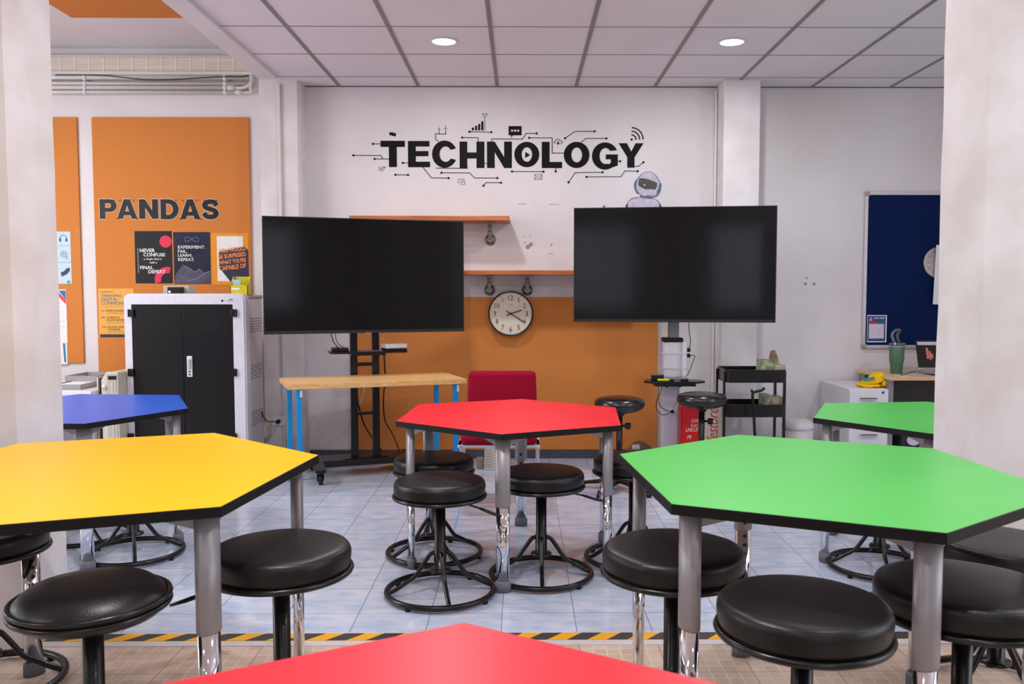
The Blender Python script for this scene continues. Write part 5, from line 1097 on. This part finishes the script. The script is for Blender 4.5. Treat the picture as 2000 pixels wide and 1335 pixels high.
xa, xb = PY(1658.5, 800, 6.1).x, PY(1735, 800, 6.1).x; zp = PY(1700, 759.5, 6.1).z
ped = thing('drawer_unit', ((xa+xb)/2, 6.4, 0), 'white pedestal drawer unit with yellow cloth on top', 'drawer unit')
mb = MB(); mb.box((xa, 6.115, .05), (xb, 6.69, zp), .002); mb.build('carcass', mat('pedestal_white', (222, 220, 226), .4), ped)
zmid = PY(1700, 832, 6.1).z
for a_, b_, hpy in ((zmid+.002, zp-.006, 778), (.055, zmid-.002, 849)):
    mb = MB(); mb.box((xa+.002, 6.098, a_), (xb-.002, 6.115, b_), .002); d_ = mb.build('drawer', MATS['pedestal_white'], ped)
    z = PY(1697, hpy, 6.08).z; mb = MB(); h0, h1 = PY(1681, hpy, 6.08).x, PY(1713, hpy, 6.08).x; mb.box((h0, 6.075, z-.004), (h1, 6.099, z+.006), .002); mb.box((h0, 6.075, z-.012), (h1, 6.079, z+.006), .001); mb.build('handle', mat('handle_grey', (190, 188, 194), .3, metal=.4), d_)
    if hpy == 778: mb = MB(); q = PY(1724.5, 766, 6.098); mb.lathe([(.009, 0), (.009, -.004), (0, -.004)], c=(q.x, 6.099, q.z), n=16, axis='Y'); mb.build('lock', mat('lock_dark', (80, 78, 80), .3, metal=.6), d_)
mb = MB()
for x_ in (xa+.04, xb-.04):
    for y_ in (6.16, 6.62): mb.cyl((x_-.012, y_, .025), (x_+.012, y_, .025), .025, 14)
mb.build('caster', BLACKP, ped)
# yellow cloth (folded sheet)
q = PY(1704, 745, 6.25); x0_, x1_ = PY(1682, 745, 6.2).x, PY(1732, 745, 6.2).x
clo = thing('folded_cloth', ((x0_+x1_)/2, 6.25, zp), 'folded yellow cloth with teal patch on the white drawer unit', 'cloth')
t = bmesh.new(); xm_ = (x0_+x1_)/2; wc = x1_-x0_
for cx_, cy_, cz_, rx_, ry_, rz_, tilt in ((xm_-.02, 6.25, zp+.014, wc*.42, .085, .014, 0), (xm_+.01, 6.25, zp+.042, wc*.42, .08, .017, -.22), (xm_+.045, 6.26, zp+.066, wc*.26, .07, .034, -.5), (xm_+.075, 6.24, zp+.03, wc*.14, .075, .028, 0)):
    q_ = bmesh.new(); bmesh.ops.create_icosphere(q_, subdivisions=4, radius=1)
    for v in q_.verts:
        p_ = v.co.copy()
        for ax_ in range(3): p_[ax_] = math.copysign(abs(p_[ax_])**.7, p_[ax_])
        X_, Y__, Z_ = p_.x*rx_, p_.y*ry_, p_.z*rz_; X_, Z_ = X_*math.cos(tilt)+Z_*math.sin(tilt), Z_*math.cos(tilt)-X_*math.sin(tilt)
        n_ = noise.noise_vector(Vector((X_, Y__, Z_))*28+Vector((cz_*90, 0, 0)))*.006
        v.co = Vector((cx_+X_+n_.x, cy_+Y__+n_.y, max(zp+.0008, cz_+Z_+n_.z)))
    me_ = bpy.data.meshes.new('t'); q_.to_mesh(me_); t.from_mesh(me_); q_.free(); bpy.data.meshes.remove(me_)
for f in t.faces: f.smooth = True
mb = MB(); mb.join(t); mb.build('cloth', mat('yellow_cloth', (250, 200, 20), .8, spec=.2), clo)
mb = MB(); b = pbox(1686, 739, 1708, 746, 6.16); mb.raw([(b[0], 6.163, b[1]+.002), (b[2], 6.160, b[1]+.016), (b[2]+.004, 6.172, b[3]+.012), (b[0]+.004, 6.172, b[3]-.002)], [(0, 1, 2, 3)]); bmesh.ops.solidify(mb.bm, geom=mb.bm.faces[:], thickness=.003); mb.build('patch', mat('teal_patch', (92, 166, 176), .7), clo)

# desk
zd2 = .70; xd = PZ(1693, 721, zd2).x-.0; yf0 = 6.05
dk = thing('desk', (3.1, 6.4, 0), 'light wood desk with dark panel, green tumbler and laptop on it', 'desk')
mb = MB(); mb.box((2.60, yf0, zd2-.026), (4.1, 6.69, zd2), .003); mb.build('desktop', mat('light_maple', (216, 190, 160), .4, vscale=4, rgb2=(206, 176, 142), stretch=(1, 10, 10)), dk)
mb = MB(); mb.box((2.602, yf0-.001, zd2-.024), (4.1, yf0+.0005, zd2-.002)); mb.build('front_edge', mat('edge_peach', (218, 170, 124), .4), dk)
mb = MB(); mb.box((2.64, 6.4, .25), (4.05, 6.42, zd2-.026)); mb.build('modesty_panel', mat('panel_dark', (52, 46, 46), .5), dk)
for x_ in (2.63, 4.05):
    mb = MB(); mb.box((x_-.02, 6.12, .03), (x_+.02, 6.16, zd2-.026), .003); mb.box((x_-.02, 6.55, .03), (x_+.02, 6.6, zd2-.026), .003); mb.box((x_-.02, 6.08, 0), (x_+.02, 6.64, .035), .003); mb.build('leg_frame', mat('leg_grey', (140, 138, 142), .4, metal=.3), dk)
crumple('backpack', (PY(1783, 875, 6.2).x, 6.22, 0), (.26, .2, .30), mat('black_nylon', (30, 29, 32), .6), 'black bag lying under the light wood desk', 'bag', 9, sc=6, amp=.02)
mb = MB(); q = PY(1784, 860, 6.1); mb.disc((q.x, q.z), .045, 6.11, 6.095, 18, .035); tag(mb.build('round_tag', mat('tag_white', (206, 196, 216), .5)), 'pale round pouch resting against the black bag under the desk', 'pouch')
# tumbler
q = PZ(1750.5, 729, zd2); x, y = q.x, q.y; k_ = y/FPX; ht = (730-676)*k_
r = thing('tumbler', (x, y, zd2), 'green insulated tumbler with grey handle on the light wood desk', 'tumbler')
h = lambda py: zd2+(731-py)*k_
mb = MB(); mb.lathe([(0, zd2), (10.5*k_, zd2), (11*k_, zd2+.004), (12.3*k_, h(710)), (13.6*k_, h(706)), (14.4*k_, h(679)), (13.8*k_, h(678))], c=(x, y, 0), n=40); mb.build('body', mat('sage_green', (76, 112, 88), .5), r)
mb = MB(); mb.lathe([(13.7*k_, h(679)), (13.7*k_, h(675.5))], c=(x, y, 0), n=40); mb.build('steel_band', CHROME, r)
GP = mat('grey_plastic', (96, 98, 110), .4)
mb = MB(); mb.lathe([(14.2*k_, h(676)), (14.6*k_, h(673)), (14.4*k_, h(671)), (0, h(671))], c=(x, y, 0), n=40); mb.box((x+.03, y-.02, h(673)), (x+15.5*k_, y+.02, h(670.5)), .002); mb.build('lid', GP, r)
mb = MB(); g = lambda px, py, o=0: (x+(px-1750.5)*k_, y+o, h(py)); mb.tube(spline([g(1742.5, 672, -.03), g(1739.5, 664, -.03), g(1738, 657, -.02), g(1742, 649, -.01), g(1748, 646, 0), g(1755, 645.5, .01), g(1757.5, 648, .02), g(1754.5, 655, .03), g(1755, 662, .03), g(1758.5, 671, .03)]), .0105, 10); mb.build('handle', GP, r)
mb = MB(); p = g(1742.5, 672, -.045); mb.lathe([(.008, 0), (.008, .01)], c=p, n=12, axis='Y'); mb.build('pivot', WHITEP, r)
# laptop on stand
yl = 6.33; r = thing('laptop', (PY(1815, 725, yl).x, yl, zd2), 'open laptop on a folding stand at the column edge', 'laptop')
A = PY(1789, 664, yl+.05); Bm = PY(1797, 718, yl-.02); W_ = .34; zb3 = Bm.z
Mt = Matrix(((1, -.1, 0, Bm.x), (0, .2, -1, yl), (0, 1, .0, zb3), (0, 0, 0, 1)))
hs = A.z-zb3
def lp(u, v, w_=0): return (Bm.x+u*W_+(A.x-Bm.x)*v*(1-.3*u), yl+.06*v-w_, zb3+hs*v)
def quad(mb, u0, v0, u1, v1, w0, w1):
    vs = [lp(u0, v0, w0), lp(u1, v0, w0), lp(u1, v1, w0), lp(u0, v1, w0), lp(u0, v0, w1), lp(u1, v0, w1), lp(u1, v1, w1), lp(u0, v1, w1)]
    mb.raw(vs, [(3, 2, 1, 0), (4, 5, 6, 7), (0, 1, 5, 4), (1, 2, 6, 5), (2, 3, 7, 6), (3, 0, 4, 7)])
mb = MB(); quad(mb, 0, 0, 1, 1, -.008, 0); mb.build('display_lid', BLACKP, r)
mb = MB(); quad(mb, .02, .06, .98, .96, 0, .001); mb.build('display', mat('display_dark', (14, 12, 12), .3, spec=.2, emit=(50, 38, 34), es=.3, vscale=30, rgb2=(24, 20, 18)), r)
mb = MB(); quad(mb, .03, .82, .98, .94, .001, .0016); mb.build('title_bar', mat('display_bar', (160, 158, 170), .4, emit=(150, 148, 160), es=.4), r)
mb = MB(); quad(mb, .20, .32, .25, .72, .001, .0018); quad(mb, .26, .28, .30, .60, .001, .0018); quad(mb, .31, .34, .34, .52, .001, .0018); mb.build('red_picture', mat('display_red', (150, 60, 52), .4, emit=(150, 60, 52), es=.3, vscale=60, rgb2=(190, 140, 120)), r)
mb = MB(); mb.prism([(Bm.x+.005, yl+.01), (Bm.x+W_, yl+.01), (Bm.x+W_+.01, yl-.2), (Bm.x+.02, yl-.2)], zb3-.03, zb3-.018); mb.build('keyboard_base', mat('laptop_grey', (150, 152, 168), .35), r)
mb = MB(); mb.tube([(Bm.x+.03, yl-.01, zb3-.03), (Bm.x+.10, yl-.1, zd2+.004), (Bm.x+.02, yl-.16, zd2+.004), (Bm.x+.1, yl-.19, zb3-.032)], .004); mb.tube([(Bm.x+.28, yl-.01, zb3-.03), (Bm.x+.28, yl-.1, zd2+.004), (Bm.x+.28, yl-.16, zd2+.004), (Bm.x+.28, yl-.19, zb3-.032)], .004); mb.build('stand', BLACKM, r)
g2 = lambda px, py: PZ(px, py, zd2+.003)
cable([PY(1803, 718.5, 6.3), PY(1796, 719, 6.28), g2(1791, 727), g2(1783, 733), g2(1765, 735), g2(1754, 733), g2(1745, 731.5)], .0025, WHITEP, 'white charging cable curling over the wood desk from the laptop')
cable([g2(1790, 724), g2(1780, 726), g2(1768, 730), g2(1758, 732)], .002, BLACKP, 'thin dark cable on the wood desk beside the tumbler')

# framed blue board
FY = YW-.02; xb0 = PY(1687, 520, FY).x; zb_t, zb_b = PY(1700, 374, FY).z, PY(1700, 680, FY).z; xb1 = 4.0
r = thing('pin_board', ((xb0+xb1)/2, FY, zb_b), 'navy blue pin board in an aluminium frame on the right wall', 'board')
mb = MB(); mb.box((xb0+.02, FY+.004, zb_b+.02), (xb1-.02, YW, zb_t-.02)); mb.build('felt', mat('navy_felt', (16, 34, 82), .95, vscale=200, rgb2=(12, 28, 70), spec=.1), r)
mb = MB()
for a_, b_ in (((xb0, FY-.004, zb_b), (xb0+.026, YW, zb_t)), ((xb1-.026, FY-.004, zb_b), (xb1, YW, zb_t)), ((xb0, FY-.004, zb_b), (xb1, YW, zb_b+.026)), ((xb0, FY-.004, zb_t-.026), (xb1, YW, zb_t))): mb.box(a_, b_, .004)
mb.build('frame', mat('frame_alu', (200, 196, 198), .35, metal=.3), r)
mb = MB()
for x_, z_ in ((xb0, zb_t-.036), (xb0, zb_b)): mb.box((x_-.002, FY-.007, z_-.002), (x_+.036, YW, z_+.038), .008)
mb.build('corner_cap', mat('corner_taupe', (164, 154, 148), .5), r)
bf = FY+.003
r, b = poster('poster', (1693.5, 615, 1731.5, 668), PAPER, 'small TECH TEAM sheet pinned low on the navy board', Y=bf, group='sheets on the navy board')
Yp = bf-.0015
mb = MB(); bb = sub(b, .02, .03, .94, .96); mb.box((bb[0], Yp-.0004, bb[1]), (bb[2], Yp, bb[3])); mb.build('blue_field', mat('sheet_blue', (24, 70, 128), .5), r)
mb = MB(); bb = sub(b, .09, .33, .86, .86); mb.box((bb[0], Yp-.0008, bb[1]), (bb[2], Yp-.0004, bb[3])); tb = mb.build('table_panel', mat('sheet_pale', (216, 206, 224), .5), r)
mb = MB(); bb = sub(b, .09, .25, .48, .32); mb.box((bb[0], Yp-.001, bb[1]), (bb[2], Yp-.0004, bb[3])); mb.build('red_band', mat('sheet_red', (196, 40, 76), .5), r)
mb = MB(); bb = sub(b, .48, .25, .86, .32); mb.box((bb[0], Yp-.001, bb[1]), (bb[2], Yp-.0004, bb[3])); mb.build('green_band', mat('sheet_green', (20, 116, 96), .5), r)
mb = MB(); mb.poly([uv(b, *p) for p in ((.08, .21), (.12, .12), (.18, .06), (.24, .12), (.28, .21))], Yp-.0004, Yp-.001); mb.build('emblem', mat('sheet_pink', (200, 130, 190), .5), r)
lettering(r, [('TECH TEAM', .33, .08, .87, .14)], b, WHITEI, Yp-.0006)
mb = MB(); [mb.line([uv(b, u, v), uv(b, u+.3, v)], .0012, Yp-.0008, Yp-.0012) for v in (.4, .47, .54, .61, .68, .75) for u in (.12, .52)]; mb.build('table_line', mat('sheet_line', (160, 150, 190), .5), r)
# clock on blue board
cq = PY(1836, 512.5, bf-.02); Rc = 30.5*(bf-.02)/FPX
r = thing('wall_clock', (cq.x, bf-.02, cq.z-Rc), 'pale clock hanging on the navy board, half hidden by the column', 'clock')
mb = MB(); mb.lathe([(0, .0), (Rc-.006, .0), (Rc-.003, -.006), (Rc, 0), (Rc, .018)], c=(cq.x, bf-.018, cq.z), n=48, axis='Y'); mb.build('rim', mat('pale_clock', (222, 214, 208), .5), r)
mb = MB()
for hh in (7, 8, 9, 10, 11, 12, 1, 2, 3, 4, 5, 6):
    a_ = math.radians(90-30*hh); x_, z_ = cq.x+Rc*.76*math.cos(a_), cq.z+Rc*.76*math.sin(a_); w_ = .024 if hh >= 10 else .013; text_into(mb, str(hh), (x_-w_/2, z_-.012, x_+w_/2, z_+.012), bf-.019, bf-.0195)
mb.build('numeral', mat('numeral_grey', (150, 142, 138), .5), r)
mb = MB(); P = [PY(1829, 478, 6.64), PY(1900, 478, 6.64), PY(1900, 594, 6.64), PY(1822, 594, 6.64)]; mb.poly([(p.x, p.z) for p in P], 6.642, 6.640); tag(mb.build('paper_sheet', PAPER), 'plain white sheet hanging over the pale clock at the column edge', 'paper')

# marks left on the wall: drill holes and scuffs
HOLE = mat('wall_mark_grey', (150, 142, 148), .8)
for pts, lab in ((((1576, 543, 2), (1573, 554, 3), (1590, 554, 3)), 'three grey drill marks on the white wall right of the right pillar'), (((1023, 462, 1.2), (1036, 461, 1.2), (1025, 474, 1.5), (1031, 482, 4.5), (1037, 477, 4), (1077, 478, 2)), 'grey patch and screw holes on the wall between the screens')):
    mb = MB()
    for px, py, rr in pts: q = PY(px, py, YW); mb.disc((q.x, q.z), rr*.004, YW, YW-.0008, 10)
    tag(mb.build('wall_mark', HOLE), lab, 'mark')
mb = MB()
for px, py, w_ in ((1020, 398, 8), (1082, 399, 10), (1075, 495, 5)): b = pbox(px-w_, py-1.2, px+w_, py+1.2, YW); mb.box((b[0], YW-.0006, b[1]), (b[2], YW, b[3]))
tag(mb.build('tape_residue', mat('residue', (200, 184, 160), .7)), 'faint yellow tape residue on the wall left of the robot sticker', 'mark')
